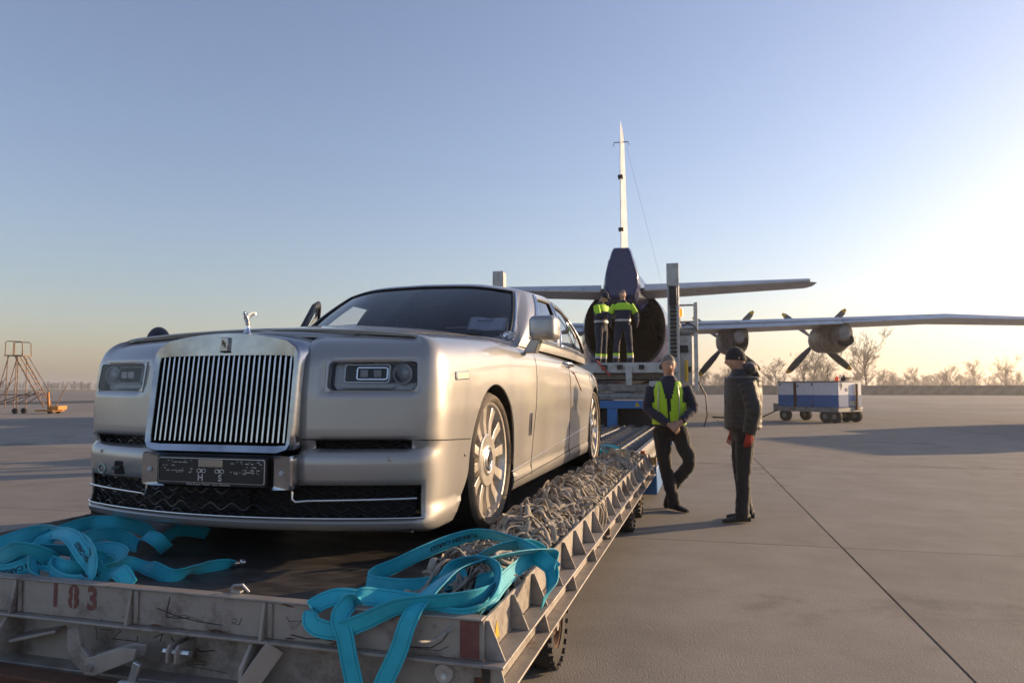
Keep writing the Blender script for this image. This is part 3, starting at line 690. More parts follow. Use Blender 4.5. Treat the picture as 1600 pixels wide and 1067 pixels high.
# ---- side details
for s in (1,-1):
    mk = rect_round(.335,.535,.850,.892,.01); C(MB().loft([[side_pt(v_,w_,.001,s) for v_,w_ in mk],[side_pt(v_,w_,.006,s) for v_,w_ in mk]]), 'side_marker', M_chr, bevel=.002)
    mk2 = rect_round(.345,.525,.856,.886,.008); C(MB().loft([[side_pt(v_,w_,.0062,s) for v_,w_ in mk2],[side_pt(v_,w_,.0075,s) for v_,w_ in mk2]]), 'side_marker_lens', mat('pale_lens',(.72,.62,.48),.3))
    bp_ = rect_round(1.835,1.880,.487,.643,.006); C(MB().loft([[side_pt(v_,w_,.001,s) for v_,w_ in bp_],[side_pt(v_,w_,.010,s) for v_,w_ in bp_]]), 'wing_badge', M_chr, bevel=.003)
    hp = [side_pt(3.12+.30*t, 1.0-.012*t, .006+.035*math.sin(math.pi*t)**.5, s) for t in [k/12 for k in range(13)]]
    C(MB().tube(hp, [.012+.009*math.sin(math.pi*k/12) for k in range(13)], 10, sq=.9), 'door_handle', M_chr, smooth=60)
    C(MB().lathe([(0,.006),(.004,.0055),(.005,0)], 'x', 12, side_pt(.50,.47,.0,s)), 'sill_plug', M_seam, smooth=40)
# mirror
def mirror(s):
    def ring(v_, sc, dz=0): return [(s*(1.115+x*sc), v_, 1.225+z*sc+dz) for x, z in rect_round(-.095,.095,-.085,.085,.04)]
    b = MB().loft([ring(1.70,.55), ring(1.71,.82), ring(1.735,.96), ring(1.78,1.0), ring(1.86,1.0), ring(1.90,.97)])
    mo = C(b, 'door_mirror', M_pt, smooth=45)
    C(MB().loft([ring(1.897,.90), ring(1.903,.9)]), 'mirror_glass', M_chr, mo)
    C(MB().loft([[(s*1.00,1.74,1.06),(s*1.06,1.74,1.15),(s*1.13,1.74,1.16),(s*1.13,1.83,1.16),(s*1.06,1.83,1.15),(s*1.00,1.83,1.06)][:0] or [(s*.97,1.75,1.05),(s*1.06,1.75,1.05),(s*1.06,1.85,1.05),(s*.97,1.85,1.05)], [(s*1.03,1.75,1.15),(s*1.10,1.75,1.15),(s*1.10,1.84,1.15),(s*1.03,1.84,1.15)]]), 'mirror_stalk', M_pt, mo, bevel=.01)
mirror(1)
# ---- greenhouse
BELT = [(0,1.50,1.185),(.45,1.56,1.175),(.86,1.85,1.14),(.93,1.98,1.13),(.965,2.93,1.115),(.95,3.9,1.10),(.84,4.75,1.08),(0,5.1,1.09)]
ROOF = [(0,2.38,1.65),(.42,2.41,1.64),(.70,2.52,1.605),(.79,2.74,1.60),(.825,3.14,1.605),(.81,3.75,1.575),(.70,4.3,1.52),(0,4.5,1.56)]
NS = 10
bl = catmull(BELT, NS); rf_ = catmull(ROOF, NS)
def gh(s, t, off=0., sg=1):
    """s in control units 0..7, t 0..1 belt to roof"""
    k = s*NS; i = min(int(k), len(bl)-2); f = k-i
    a = bl[i].lerp(bl[i+1], f); b = rf_[i].lerp(rf_[i+1], f); d = (bl[i+1]-bl[i]); n = Vector((d.y, -d.x, 0))
    if n.length < 1e-6: n = Vector((0,-1,0))
    n.normalize(); p = a.lerp(b, t)+n*(.05*4*t*(1-t)*.9+.0+off)
    if i == 0 and f == 0: p.x = 0
    return Vector((sg*p.x, p.y, p.z))
WS = (0, 1.93, .03, .93); W1 = (3.12, 3.93, .13, .91); W2 = (4.09, 5.55, .13, .905)
svals = sorted(set([k*.1 for k in range(71)]+[WS[1], W1[0], W1[1], W2[0], W2[1]])); tvals = sorted(set([-.05]+[k*.0625 for k in range(17)]+[WS[2], WS[3], W1[2], W1[3], W2[3]]))
def in_win(s, t):
    for nm, w_ in (('ws', WS), ('w1', W1), ('w2', W2)):
        if w_[0] < s < w_[1] and w_[2] < t < w_[3]: return nm
    if 6.2 < s and .25 < t < .9: return 'rw'
gm = MB(); lin = MB()
for sg in (1, -1):
    for tgt, off in ((gm, 0.), (lin, -.035)):
        base = len(tgt.v); nt_ = len(tvals)
        for s in svals:
            for t in tvals: tgt.v.append(tuple(gh(s, t, off, sg)))
        for i in range(len(svals)-1):
            for j in range(nt_-1):
                if in_win((svals[i]+svals[i+1])/2, (tvals[j]+tvals[j+1])/2): continue
                if tvals[j] < 0 and off: continue
                tgt.f.append((base+i*nt_+j, base+(i+1)*nt_+j, base+(i+1)*nt_+j+1, base+i*nt_+j+1))
        # roof cap
        b2 = len(tgt.v); NR = 9
        for s in svals:
            p = gh(s, 1., off, sg); q = Vector((0, lerp(p.y, 3.55, .0), 0))
            for k in range(NR+1):
                f = k/NR; vv = lerp(p.y, 3.4, f) ; top = 1.725+off*1.2-.02*((vv-3.2)/.9)**2
                tgt.v.append((p.x*(1-f), vv, lerp(p.z, top, 1-(1-f)**2.6)))
        for i in range(len(svals)-1):
            for k in range(NR): tgt.f.append((b2+i*(NR+1)+k, b2+(i+1)*(NR+1)+k, b2+(i+1)*(NR+1)+k+1, b2+i*(NR+1)+k+1))
def weld(mb, name, m, ang=45, parent=None):
    o = mb.build(name, m, parent or car); b = bmesh.new(); b.from_mesh(o.data); bmesh.ops.remove_doubles(b, verts=b.verts, dist=.0008)
    bmesh.ops.recalc_face_normals(b, faces=b.faces); b.to_mesh(o.data); b.free(); smooth_by_angle(o.data, ang); return o
weld(gm, 'cabin_shell', M_pt); weld(lin, 'cabin_lining', M_int)
def winpatch(w_, sg, off, nm, m, n=14):
    return C(MB().grid(lambda a, b: gh(lerp(w_[0], w_[1], a), lerp(w_[2], w_[3], b), off, sg), n, 8), nm, m, smooth=60)
def winrim(w_, sg, r, m, nm='window_trim', off=.004, n=16):
    q = [(lerp(w_[0],w_[1],k/n), w_[2]) for k in range(n)]+[(w_[1], lerp(w_[2],w_[3],k/8)) for k in range(8)]+[(lerp(w_[1],w_[0],k/n), w_[3]) for k in range(n)]+[(w_[0], lerp(w_[3],w_[2],k/8)) for k in range(8)]
    return C(MB().tube([gh(a, b, off, sg) for a, b in q], r, 8, closed=True), nm, m, smooth=60)
wsm = MB()
wsm.grid(lambda a, b: gh(abs(lerp(-WS[1], WS[1], a)), lerp(WS[2], WS[3], b), -.006, 1 if a >= .5 else -1), 40, 10)
C(wsm, 'windscreen', M_glass, smooth=60)
for sg in (1,-1):
    C(MB().tube([gh(WS[1], lerp(WS[2], WS[3], k/10), .004, sg) for k in range(11)]+[gh(lerp(WS[1],0,k/10), WS[3], .002, sg) for k in range(1,11)], .010, 8), 'windscreen_seal', M_black, smooth=60)
    C(MB().tube([gh(WS[1]+.10, lerp(.02,.95, k/10), .006, sg) for k in range(11)], .010, 8), 'windscreen_trim', M_chr, smooth=60)
    if sg > 0: winpatch(W1, sg, -.008, 'side_window', M_sglass)
    winpatch(W2, sg, -.008, 'side_window', M_sglass)
    winrim(W1, sg, .011, M_chr); winrim(W2, sg, .011, M_chr)
    winrim((W1[0]-.06,W2[1]+.06,W1[2]-.03,W1[3]+.045), sg, .008, M_chr, 'drip_trim', n=30)
    winrim((W1[0]+.03,W1[1]-.03,W1[2]+.02,W1[3]-.03), sg, .008, M_black, 'window_seal', off=0.)
    winrim((W2[0]+.03,W2[1]-.03,W2[2]+.02,W2[3]-.03), sg, .008, M_black, 'window_seal', off=0.)
C(MB().grid(lambda a, b: gh(abs(lerp(-.8,.8,a))*-1+7, lerp(.25,.9,b), -.008, 1 if a >= .5 else -1), 16, 6), 'rear_window', M_glass, smooth=60)
# interior
C(MB().box(-.80,.80,1.72,2.05,.75,1.12).box(-.85,.85,2.0,4.75,.30,.42), 'dashboard', M_int, bevel=.05)
for sx in (-.40,.40):
    C(MB().box(sx-.26,sx+.26,2.45,2.95,.42,.70).box(sx-.25,sx+.25,2.86,3.04,.6,1.25).box(sx-.13,sx+.13,2.9,3.0,1.27,1.46), 'front_seat', M_int, bevel=.06)
C(MB().box(-.72,.72,4.1,4.7,.42,.75).box(-.72,.72,4.5,4.75,.6,1.28), 'rear_seat', M_int, bevel=.07)
C(MB().tube([(.40+.18*math.cos(a), 2.17+.05*math.sin(a), 1.05+.17*math.sin(a)) for a in [2*math.pi*k/24 for k in range(24)]], .013, 8, closed=True).bar((.24,2.18,1.05),(.56,2.18,1.05),.03,.03).bar((.40,2.18,1.05),(.40,1.95,.98),.05,.05), 'steering_wheel', M_black, smooth=60)
C(MB().box(-.13,.13,2.44,2.47,1.47,1.54).box(-.05,.05,2.42,2.50,1.53,1.60), 'rear_view_mirror', M_black, bevel=.01)
for s in (-.25, .28):
    C(MB().tube([gh(abs(s)/.45, .035, .012, 1 if s > 0 else -1), gh(abs(s+.3)/.45 if s+.3 < .45 else 1.5, .06, .016, 1)], .006, 6), 'wiper', M_black)
# ---- wheels
def wheel(u, v_, s, text=True):
    w = MB(); r = .394; rr_ = .338; hw = .128
    w.lathe([(-hw*.8,rr_-.01),(-hw,.350),(-hw*1.04,.362),(-hw*.93,.380),(-hw*.7,r-.002),(hw*.7,r-.002),(hw*.93,.380),(hw*1.04,.362),(hw,.350),(hw*.86,rr_-.002),(hw*.5,rr_-.008)], 'x', 72)
    root = C(w, 'wheel', M_tyre, smooth=40); root.location = (u, v_, .394); root.rotation_euler = (0, 0, 0 if s > 0 else math.pi)
    tr = MB()
    for k in range(5): tr.lathe([(lerp(-.085,.085,k/4)-.012, r-.003),(lerp(-.085,.085,k/4)-.01, r+.0005),(lerp(-.085,.085,k/4)+.01, r+.0005),(lerp(-.085,.085,k/4)+.012, r-.003)], 'x', 60)
    C(tr, 'tread', M_tread, root, smooth=40)
    C(MB().lathe([(-.11,.332),(.095,.332),(.108,.340),(.113,.335),(.110,.322),(.080,.314),(.05,.308),(-.1,.308)], 'x', 72), 'rim', M_rim, root, smooth=35)
    C(MB().lathe([(.02,.312),(.015,.10),(.02,0)], 'x', 48), 'rim_pocket', M_rimg, root, smooth=40)
    sp = None
    for k in range(12):
        a = 2*math.pi*k/12+.13
        if sp is None:
            sp = C(MB().loft([[(.03,-.026,.10),(.03,.026,.10),(.092,.019,.10),(.092,-.019,.10)], [(.03,-.034,.22),(.03,.034,.22),(.084,.027,.22),(.084,-.027,.22)], [(.03,-.042,.318),(.03,.042,.318),(.096,.034,.318),(.096,-.034,.318)]]), 'spoke', M_rim, root, bevel=.003)
        else: sp = share(sp, root)
        sp.rotation_euler = (a, 0, 0)
    C(MB().lathe([(.05,.155),(.094,.152),(.098,.146),(.096,.09),(.10,.086),(.103,.076),(.098,.068),(.092,.066)], 'x', 48), 'hub_disc', M_rim, root, smooth=30)
    C(MB().lathe([(.09,.068),(.106,.064),(.110,.052),(.106,.047),(.108,.0)], 'x', 36), 'centre_cap', M_chr, root, smooth=30)
    for dx, dz in ((-.007,.006),(.007,-.006)): text_obj('cap_letter', 'R', M_ink, root, Matrix.Translation((.1085,dx,dz)) @ Matrix.Rotation(R(90),4,'Z') @ RT, .03)
    if text:
        tv, tf = text_mesh('Continental', .030, .0008); mb = MB()
        for c0 in (R(182), R(2)):
            vs_ = []
            for x, y, z in tv:
                a = c0-x/.366; rad = .364+y; vs_.append((hw*lerp(1.045,.95,sstep(.362,.382,rad))+.0025, -math.sin(a-math.pi/2)*-rad if 0 else rad*math.cos(a), rad*math.sin(a)))
            mb.add(vs_, tf)
        C(mb, 'tyre_lettering', M_tread, root, fix=False)
    return root
for v_ in AX:
    wheel(.858, v_, 1); wheel(-.858, v_, -1, False)
# ---- open front door on the far side
dr = empty('open_door', (-.985, 1.93, 0)); dr.parent = car; dr.rotation_euler = (0, 0, R(26))
C(MB().box(-.02,.05,.0,1.22,.26,1.06), 'door_panel', M_pt, dr, bevel=.03)
C(MB().tube([(.05,.02,1.05),(.08,.35,1.30),(.14,.72,1.53),(.16,.9,1.575),(.15,1.05,1.56),(.10,1.18,1.06)], .026, 8, sq=1.3), 'door_window_frame', M_black, dr, smooth=60)
C(MB().tube([(.05,.08,1.06),(.085,.38,1.285),(.14,.73,1.50),(.155,.9,1.54),(.145,1.02,1.53),(.10,1.14,1.06)], .008, 6), 'door_trim', M_chr, dr, smooth=60)
C(MB().loft([[(.06,.1,1.06),(.09,.4,1.26),(.14,.73,1.44),(.15,.9,1.47),(.14,1.0,1.455),(.10,1.12,1.06)], [(.064,.1,1.06),(.094,.4,1.26),(.144,.73,1.44),(.154,.9,1.47),(.144,1.0,1.455),(.104,1.12,1.06)]]), 'door_glass', M_sglass, dr)
# ---- loose items on the car
pp = MB().grid(lambda a, b: (lerp(.48,.76,a)-2.22, 3.0+lerp(1.98,2.07,b)+.10*(a-.5)**2+.04*a, .54+lerp(1.245,1.345,b)-.015*a+.004*math.sin(9*a)), 12, 4)
pp = pp.build('paper_sheet', M_wht, smooth=60); so2 = pp.modifiers.new('t','SOLIDIFY'); so2.thickness = .0012
tag(pp, 'white printed notice lying behind the windscreen on the dashboard', 'paper')
pb = MB(); MP = Matrix.Translation((-1.60, 5.028, 1.85)) @ Matrix.Rotation(R(48),4,'X')
for k in range(7): pb.box(-.06+.0175*k, -.047+.0175*k, -.006, .010-.002*(k % 3), 0, .001, MP)      # a bold word, too small to read
pb.box(-.03,.03,-.02,-.016,0,.001,MP); pb.build('print', M_ink, pp, kind='stuff')
rb = MB(); pr = [(-1.185,6.20,1.50),(-1.17,6.24,1.475),(-1.178,6.28,1.49),(-1.17,6.45,1.40),(-1.172,6.62,1.33)]
rb.tube(catmull(pr, 6), .006, 6, sq=.3); tag(rb.build('red_ribbon', mat('red_ribbon',(.45,.03,.02),.7), smooth=60), 'thin red ribbon tied to the door handle of the silver car', 'ribbon')
wr = MB(); rg = random.Random(12)
wr.grid(lambda a, b: (-1.36+.09*a+.02*math.sin(9*b+5*a), 4.58+.14*b+.02*math.sin(11*a), 1.695+.03*abs(math.sin(7*a+4*b))+.012*math.sin(23*a*b+3)), 14, 14)
tag(wr.build('plastic_scrap', glass_mat('clear_plastic',(.88,.86,.82),.12), smooth=80), 'crumpled clear plastic scrap on the bonnet edge by the windscreen', 'plastic scrap')
# ================================================================ turquoise lashing straps
M_strap = mat('turquoise_webbing', (.010,.42,.55), .6, scale=14, col2=(.006,.33,.45), bump=.25, bscale=350, sheen=.15)
M_sth = mat('dark_stitching', (.006,.16,.22), .8, scale=30)
def ribbon(name, ctrl, width, label, texts=(), sub=10, stitch=True):
    """ctrl: list of (pos, width direction); returns strap with thickness, edge stitching and print that follow it"""
    pos = catmull([c[0] for c in ctrl], sub); wd = catmull([c[1] for c in ctrl], sub); n = len(pos); fr = []
    arc = [0.]
    for i in range(n):
        t = (pos[min(i+1,n-1)]-pos[max(i-1,0)]).normalized(); w = wd[i]-t*wd[i].dot(t)
        w = w.normalized() if w.length > 1e-4 else t.orthogonal().normalized(); fr.append((pos[i], w, t.cross(w)))
        if i: arc.append(arc[-1]+(pos[i]-pos[i-1]).length)
    th = .0016; m = MB()
    rings = [[p+w*width/2+nn*th, p+nn*(th+.001), p-w*width/2+nn*th, p-w*width/2-nn*th, p-nn*(th+.001)*.5, p+w*width/2-nn*th] for p, w, nn in fr]
    m.loft(rings); o = m.build(name, M_strap, smooth=50); tag(o, label, 'strap', 'turquoise lashing straps')
    def at(s):
        s = max(0, min(arc[-1]-1e-5, s)); i = next(k for k in range(n-1) if arc[k+1] >= s); f = (s-arc[i])/max(1e-6, arc[i+1]-arc[i])
        a, b = fr[i], fr[i+1]; return a[0].lerp(b[0], f), a[1].lerp(b[1], f).normalized(), a[2].lerp(b[2], f).normalized()
    if stitch:
        for e in (.36, -.36):
            for sd in (1, -1):
                MB().tube([p+w*width*e+nn*sd*(th+.0009) for p, w, nn in fr], .0007, 4, caps=False).build('stitching', M_sth, o)
    for txt, s0, size, side, flip in texts:
        v, f = text_mesh(txt, size, .0006); vs_ = []
        for x, y, z in v:
            fx = (-1 if flip else 1)*side; fy = -1 if flip else 1      # never mirrored, whichever face it is on
            p, w, nn = at(s0+fx*x); vs_.append(p+w*fy*y+nn*side*(th+.0022))
        MB().add(vs_, f).build('strap_print', M_ink, o, fix=False)
    return o
Z = (0,0,1); Xd = (1,0,0); Yd = (0,1,0)
def W_(pts, dirs): return [(Vector(p), Vector(d)) for p, d in zip(pts, dirs)]
T = 'TURKISH CARGO'
# near right corner: long strap with a loop hanging over the front edge
p = [(-.60,2.76,.63),(-.631,2.90,.665),(-.677,2.832,.70),(-.751,2.699,.715),(-.827,2.574,.715),(-.897,2.471,.70),(-.926,2.35,.675),(-.945,2.225,.635),(-.965,2.195,.585),(-.985,2.185,.515),(-1.026,2.18,.426),(-1.068,2.178,.35),(-1.121,2.178,.345),(-1.153,2.182,.43),(-1.180,2.186,.532),(-1.205,2.20,.60),(-1.165,2.25,.645),(-1.097,2.30,.635),(-.955,2.30,.628),(-.832,2.36,.625),(-.761,2.47,.63)]
d = [(0,.3,1),(.5,.2,.8),(.6,-.5,.5),(.55,-.6,.45),(.5,-.7,.4),(.6,-.6,.3),(.9,-.3,.15),(1,-.1,.1),(1,0,.1),(1,0,.1),(1,.1,.25),(.9,.1,.7),(.9,.1,-.7),(1,.1,-.2),(1,.1,-.05),(.9,.4,0),(.5,.8,.3),(0,.5,.8),(0,.4,.9),(-.1,.3,.95),(-.2,.2,1)]
ribbon('lashing_strap', W_(p, d), .062, 'turquoise strap whose loop hangs down over the front edge of the dolly')
p = [(-.745,2.50,.64),(-.768,2.36,.65),(-.83,2.29,.65),(-.93,2.25,.645),(-1.02,2.225,.63),(-1.13,2.20,.58),(-1.22,2.19,.55),(-1.30,2.185,.565),(-1.315,2.21,.61),(-1.25,2.25,.64),(-1.17,2.30,.625),(-1.10,2.36,.60)]
d = [(.1,.3,1),(.3,0,1),(.2,-.3,1),(0,-.4,1),(0,-.3,1),(.15,-.1,1),(.1,0,1),(.2,.3,1),(.3,.5,.8),(.1,.6,.7),(0,.5,.8),(0,.4,.9)]
ribbon('lashing_strap', W_(p, d), .060, 'turquoise strap curling in a small loop left of the hanging one on the front edge')
p = [(-.60,2.80,.64),(-.66,2.80,.68),(-.80,2.92,.715),(-.98,3.04,.715),(-1.10,2.99,.69),(-1.19,2.862,.66),(-1.265,2.76,.625),(-1.33,2.70,.60),(-1.325,2.63,.590),(-1.23,2.60,.588),(-1.119,2.60,.592),(-1.0,2.63,.61),(-.92,2.66,.64)]
d = [(.3,.4,.8),(.5,.3,.7),(.3,-.7,.6),(0,-.6,.8),(-.1,-.4,.9),(0,-.3,1),(0,-.2,1),(.1,0,1),(.1,.1,1),(0,.15,1),(0,.1,1),(.1,.2,1),(.1,.3,1)]
ribbon('lashing_strap', W_(p, d), .064, 'turquoise strap folded back on itself, its print facing up, beside the front wheel', [(T, .62, .030, 1, False), (T, .62, .030, -1, True)])
p = [(-1.0,2.33,.60),(-.90,2.285,.60),(-.80,2.28,.60),(-.745,2.33,.62),(-.735,2.42,.655),(-.765,2.53,.70),(-.86,2.60,.715),(-.94,2.58,.685),(-.96,2.50,.65)]
d = [(0,.3,1),(0,.2,1),(.2,.1,1),(.5,-.2,.8),(.6,-.3,.7),(.5,-.6,.5),(.1,-.8,.5),(-.3,-.6,.7),(-.3,-.4,.9)]
ribbon('lashing_strap', W_(p, d), .060, 'turquoise strap lying along the front right corner with its print upside down', [(T, .20, .028, 1, True), (T, .20, .028, -1, False)])
p = [(-.615,2.62,.56),(-.60,2.72,.60),(-.625,2.80,.655),(-.70,2.84,.675),(-.74,2.70,.655),(-.755,2.58,.64),(-.76,2.46,.62),(-.80,2.40,.595)]
d = [(.3,.3,.9),(.6,.2,.7),(.6,.4,.5),(.1,.8,.5),(-.3,.2,.9),(-.5,0,.9),(-.4,-.2,.9),(-.2,-.3,.9)]
ribbon('lashing_strap', W_(p, d), .058, 'turquoise strap tip sticking out over the right rail of the dolly', [(T, .25, .026, 1, False)])
p = [(-.86,2.62,.60),(-.80,2.66,.64),(-.77,2.60,.66),(-.82,2.55,.65),(-.86,2.59,.63),(-.83,2.63,.62),(-.80,2.60,.615)]
ribbon('lashing_strap', W_(p, [(.2,.2,1)]*7), .05, 'small rolled up turquoise strap end in the middle of the right heap')
p = [(-1.15,2.80,.575),(-1.05,2.74,.60),(-.95,2.76,.65),(-.86,2.84,.70),(-.76,2.95,.70),(-.70,3.0,.66)]
ribbon('lashing_strap', W_(p, [(0,.4,1),(0,.5,.9),(.2,-.5,.8),(.4,-.5,.7),(.4,-.3,.8),(.3,0,1)]), .06, 'turquoise strap crossing over the grey netting near the front wheel')
# left heap
buckle = mat('strap_fitting', (.62,.63,.64), .3, .95, scale=20)
o = None
L = [
 ([(-2.10,2.845,.558),(-2.147,2.753,.563),(-2.165,2.66,.575),(-2.20,2.585,.558),(-2.30,2.59,.58),(-2.42,2.64,.578),(-2.513,2.56,.61),(-2.579,2.50,.65),(-2.729,2.46,.67),(-2.915,2.46,.66)],
  [(.6,.6,.1),(.4,.3,.8),(.5,-.3,.5),(.2,.3,.9),(0,.3,.9),(.2,.8,.3),(.3,.2,.9),(.2,-.3,.9),(0,-.6,.7),(0,-.4,.9)], 'turquoise strap twisting across the deck to a metal end fitting', ()),
 ([(-2.60,3.30,.58),(-2.66,3.17,.62),(-2.72,3.09,.585),(-2.80,3.06,.64),(-2.88,2.98,.68),(-2.96,2.91,.69),(-2.97,2.77,.68),(-2.98,2.65,.66),(-2.96,2.52,.63),(-3.05,2.44,.60)],
  [(.6,.3,.7),(.5,.5,.6),(.2,-.3,.9),(.5,.4,.6),(.3,.6,.6),(.2,.7,.5),(-.4,.3,.8),(-.5,0,.8),(-.3,-.3,.9),(0,-.3,1)], 'turquoise strap folding in zigzags towards the car bumper', ()),
 ([(-2.18,2.33,.585),(-2.263,2.36,.63),(-2.36,2.38,.60),(-2.45,2.38,.67),(-2.62,2.46,.73),(-2.76,2.50,.72),(-2.74,2.42,.67),(-2.66,2.33,.60),(-2.60,2.30,.575)],
  [(.2,.4,.9),(.5,.5,.5),(.3,.3,.9),(.4,.5,.7),(0,.8,.5),(-.4,.7,.5),(-.6,.2,.7),(-.5,0,.8),(-.4,.2,.9)], 'turquoise strap arching highest over the left heap', ((T, .33, .028, 1, False), (T, .33, .028, -1, True))),
 ([(-3.30,2.64,.60),(-3.22,2.72,.64),(-3.10,2.76,.67),(-2.85,2.62,.70),(-2.56,2.47,.71),(-2.40,2.36,.67),(-2.38,2.32,.60),(-2.473,2.31,.585),(-2.59,2.345,.60),(-2.63,2.40,.63)],
  [(0,.5,.9),(.2,.5,.8),(.1,-.4,.9),(.3,-.5,.8),(.4,-.3,.8),(.6,0,.7),(.5,.2,.8),(0,.3,.9),(-.1,.3,.9),(-.2,.3,.9)], 'turquoise strap sweeping along the front of the left heap', ((T, .95, .026, 1, False), (T, .95, .026, -1, True))),
 ([(-2.62,3.02,.565),(-2.54,2.93,.58),(-2.56,2.885,.635),(-2.64,2.90,.645),(-2.71,2.93,.59),(-2.79,2.93,.62),(-2.80,2.82,.66),(-2.74,2.65,.67)],
  [(.5,.5,.6),(.7,.2,.6),(.5,.6,.5),(.1,.8,.5),(.4,.2,.9),(.1,.6,.7),(-.5,.2,.8),(-.5,.1,.8)], 'turquoise strap standing in a folded tent shape behind the left heap', ()),
 ([(-2.95,2.31,.585),(-2.80,2.34,.60),(-2.69,2.39,.635),(-2.56,2.38,.62),(-2.50,2.46,.60),(-2.56,2.56,.59),(-2.66,2.72,.59)],
  [(0,.4,.9),(0,.3,1),(.2,.4,.9),(.4,.5,.7),(.7,.1,.6),(.5,-.2,.8),(.4,-.3,.8)], 'turquoise strap low at the front of the left heap beside the rim', ((T, .22, .027, 1, True), (T, .22, .027, -1, False))),
 ([(-3.2,2.45,.60),(-3.02,2.42,.62),(-2.85,2.36,.66),(-2.74,2.33,.70),(-2.66,2.36,.68),(-2.68,2.44,.62),(-2.80,2.52,.60)],
  [(0,.3,1),(0,.2,1),(.2,-.2,1),(.4,-.4,.8),(.7,0,.7),(.4,.4,.8),(.2,.4,.9)], 'turquoise strap at the far left end of the left heap', ()),
 ([(-2.45,2.42,.59),(-2.40,2.48,.62),(-2.44,2.55,.65),(-2.54,2.57,.66),(-2.62,2.52,.64),(-2.58,2.45,.61),(-2.48,2.47,.60)],
  [(.6,0,.8),(.6,.3,.7),(.2,.7,.6),(-.2,.6,.7),(-.5,.2,.8),(-.2,-.3,.9),(.2,.1,1)], 'turquoise strap coiled in the middle of the left heap', ())]
for pts, dirs, lb, tx in L:
    o = ribbon('lashing_strap', W_(pts, dirs), .066, lb, tx)
    if 'fitting' in lb:
        q = Vector(pts[0]); d = (q-Vector(pts[1])).normalized()
        MB().tube([q+Vector((0,0,.003)), q+d*.012+Vector((0,0,.003)), q+d*.03+Vector((0,0,.003)), q+d*.034+Vector((0,0,.003)), q+d*.05+Vector((0,0,.003))], [.013,.013,.008,.014,.014], 12).build('end_fitting', buckle, o, smooth=40)
p = [(-1.05,8.55,.60),(-1.12,8.60,.66),(-1.28,8.75,.66),(-1.38,8.85,.60),(-1.30,8.95,.57),(-1.15,8.85,.56)]
ribbon('lashing_strap', W_(p, [(.3,.3,.9),(.3,.8,.4),(.2,.9,.3),(.5,.2,.8),(.1,.3,1),(0,.3,1)]), .06, 'turquoise strap lying behind the rear wheel at the end of the netting')
# ================================================================ grey cargo nets heaped along the right side of the deck
M_cord = mat('grey_net_cord', (.42,.375,.31), .85, scale=25, col2=(.20,.175,.15), bump=.3, bscale=500)
M_gap_shade = mat('net_gap_shade', (.03,.027,.024), .95, scale=20, bump=.6, bscale=60)  # dark filler mound under the cords, shade of the gaps put into its colour
def hz(y):   # heap height along the dolly
    return .125+.09*noise.noise((y*1.7, 1.7, 0))+.06*noise.noise((y*4.3, 0.3, 2))
def net(y0, y1, n, label, seed, x0=-1.16, x1=-.76):
    e = empty('cargo_net', ((x0+x1)/2, (y0+y1)/2, .545), 0, label, 'cargo net', 'grey cargo nets heaped beside the car')
    rg = random.Random(seed); off = Vector(((x0+x1)/2, (y0+y1)/2, .545))
    def top(x, y):
        f = 1-abs((x-(x0+x1)/2)/((x1-x0)/2))**2.6; g = sstep(0,.25,min(y-y0, y1-y)+.1); return max(.012, hz(y)*max(0, f)*g)
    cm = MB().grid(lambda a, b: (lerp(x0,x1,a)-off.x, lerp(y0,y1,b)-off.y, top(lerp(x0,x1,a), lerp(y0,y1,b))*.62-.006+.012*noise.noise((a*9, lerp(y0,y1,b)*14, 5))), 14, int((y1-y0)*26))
    cm.build('net_gap_shade', M_gap_shade, e, smooth=80)
    cords = MB()
    for k in range(n):
        cx, cy = rg.uniform(x0+.03, x1-.02), rg.uniform(y0, y1); a = rg.uniform(0,6.28); pts = []; r0 = rg.uniform(.04,.11); m = rg.randint(5, 9); x, y = cx, cy
        kind = rg.random()
        for j in range(m):
            if kind < .55: a += rg.uniform(.5,1.3)*(1 if kind < .3 else -1)
            else: a += rg.uniform(-.9,.9)
            x += math.cos(a)*r0; y += math.sin(a)*r0; xx = min(x1+.01, max(x0, x))
            pts.append(Vector((xx-off.x, y-off.y, max(.010, top(xx, y)*rg.uniform(.75,1.12)+rg.uniform(-.006,.03)+(.05 if rg.random() < .07 else 0)))))
        w = rg.choice((.0055,.0075,.010,.015)); cords.tube(catmull(pts, 5), w, 6, sq=rg.uniform(.22,.6))
    for k in range(int(n*.10)):     # knots and rope bights
        cx, cy = rg.uniform(x0+.05, x1-.03), rg.uniform(y0, y1); z = top(cx, cy); t = Matrix.Rotation(rg.uniform(-.9,.9),4,'X') @ Matrix.Rotation(rg.uniform(-.9,.9),4,'Y'); rr = rg.uniform(.02,.045)
        pts = [(t @ Vector((math.cos(q)*rr, math.sin(q)*rr*.7, .006*math.sin(3*q))))+Vector((cx-off.x, cy-off.y, z+.012)) for q in [6.283*i/14 for i in range(14)]]
        cords.tube(pts, .010, 6, closed=True, sq=.7)
    o = cords.build('net_cords', M_cord, e, smooth=70, fix=False); o['kind'] = 'stuff'
    return e, off
nets = [net(2.62, 3.75, 240, 'bulky grey net bundle nearest the camera under the turquoise straps', 1, -1.13, -.75), net(3.75, 5.45, 420, 'grey net heap beside the front door of the silver car', 2), net(5.45, 7.0, 380, 'grey net heap beside the rear door of the silver car', 3), net(7.0, 8.25, 300, 'grey net heap at the far end of the dolly behind the rear wheel', 4)]
e, off = nets[1]
hg = MB()
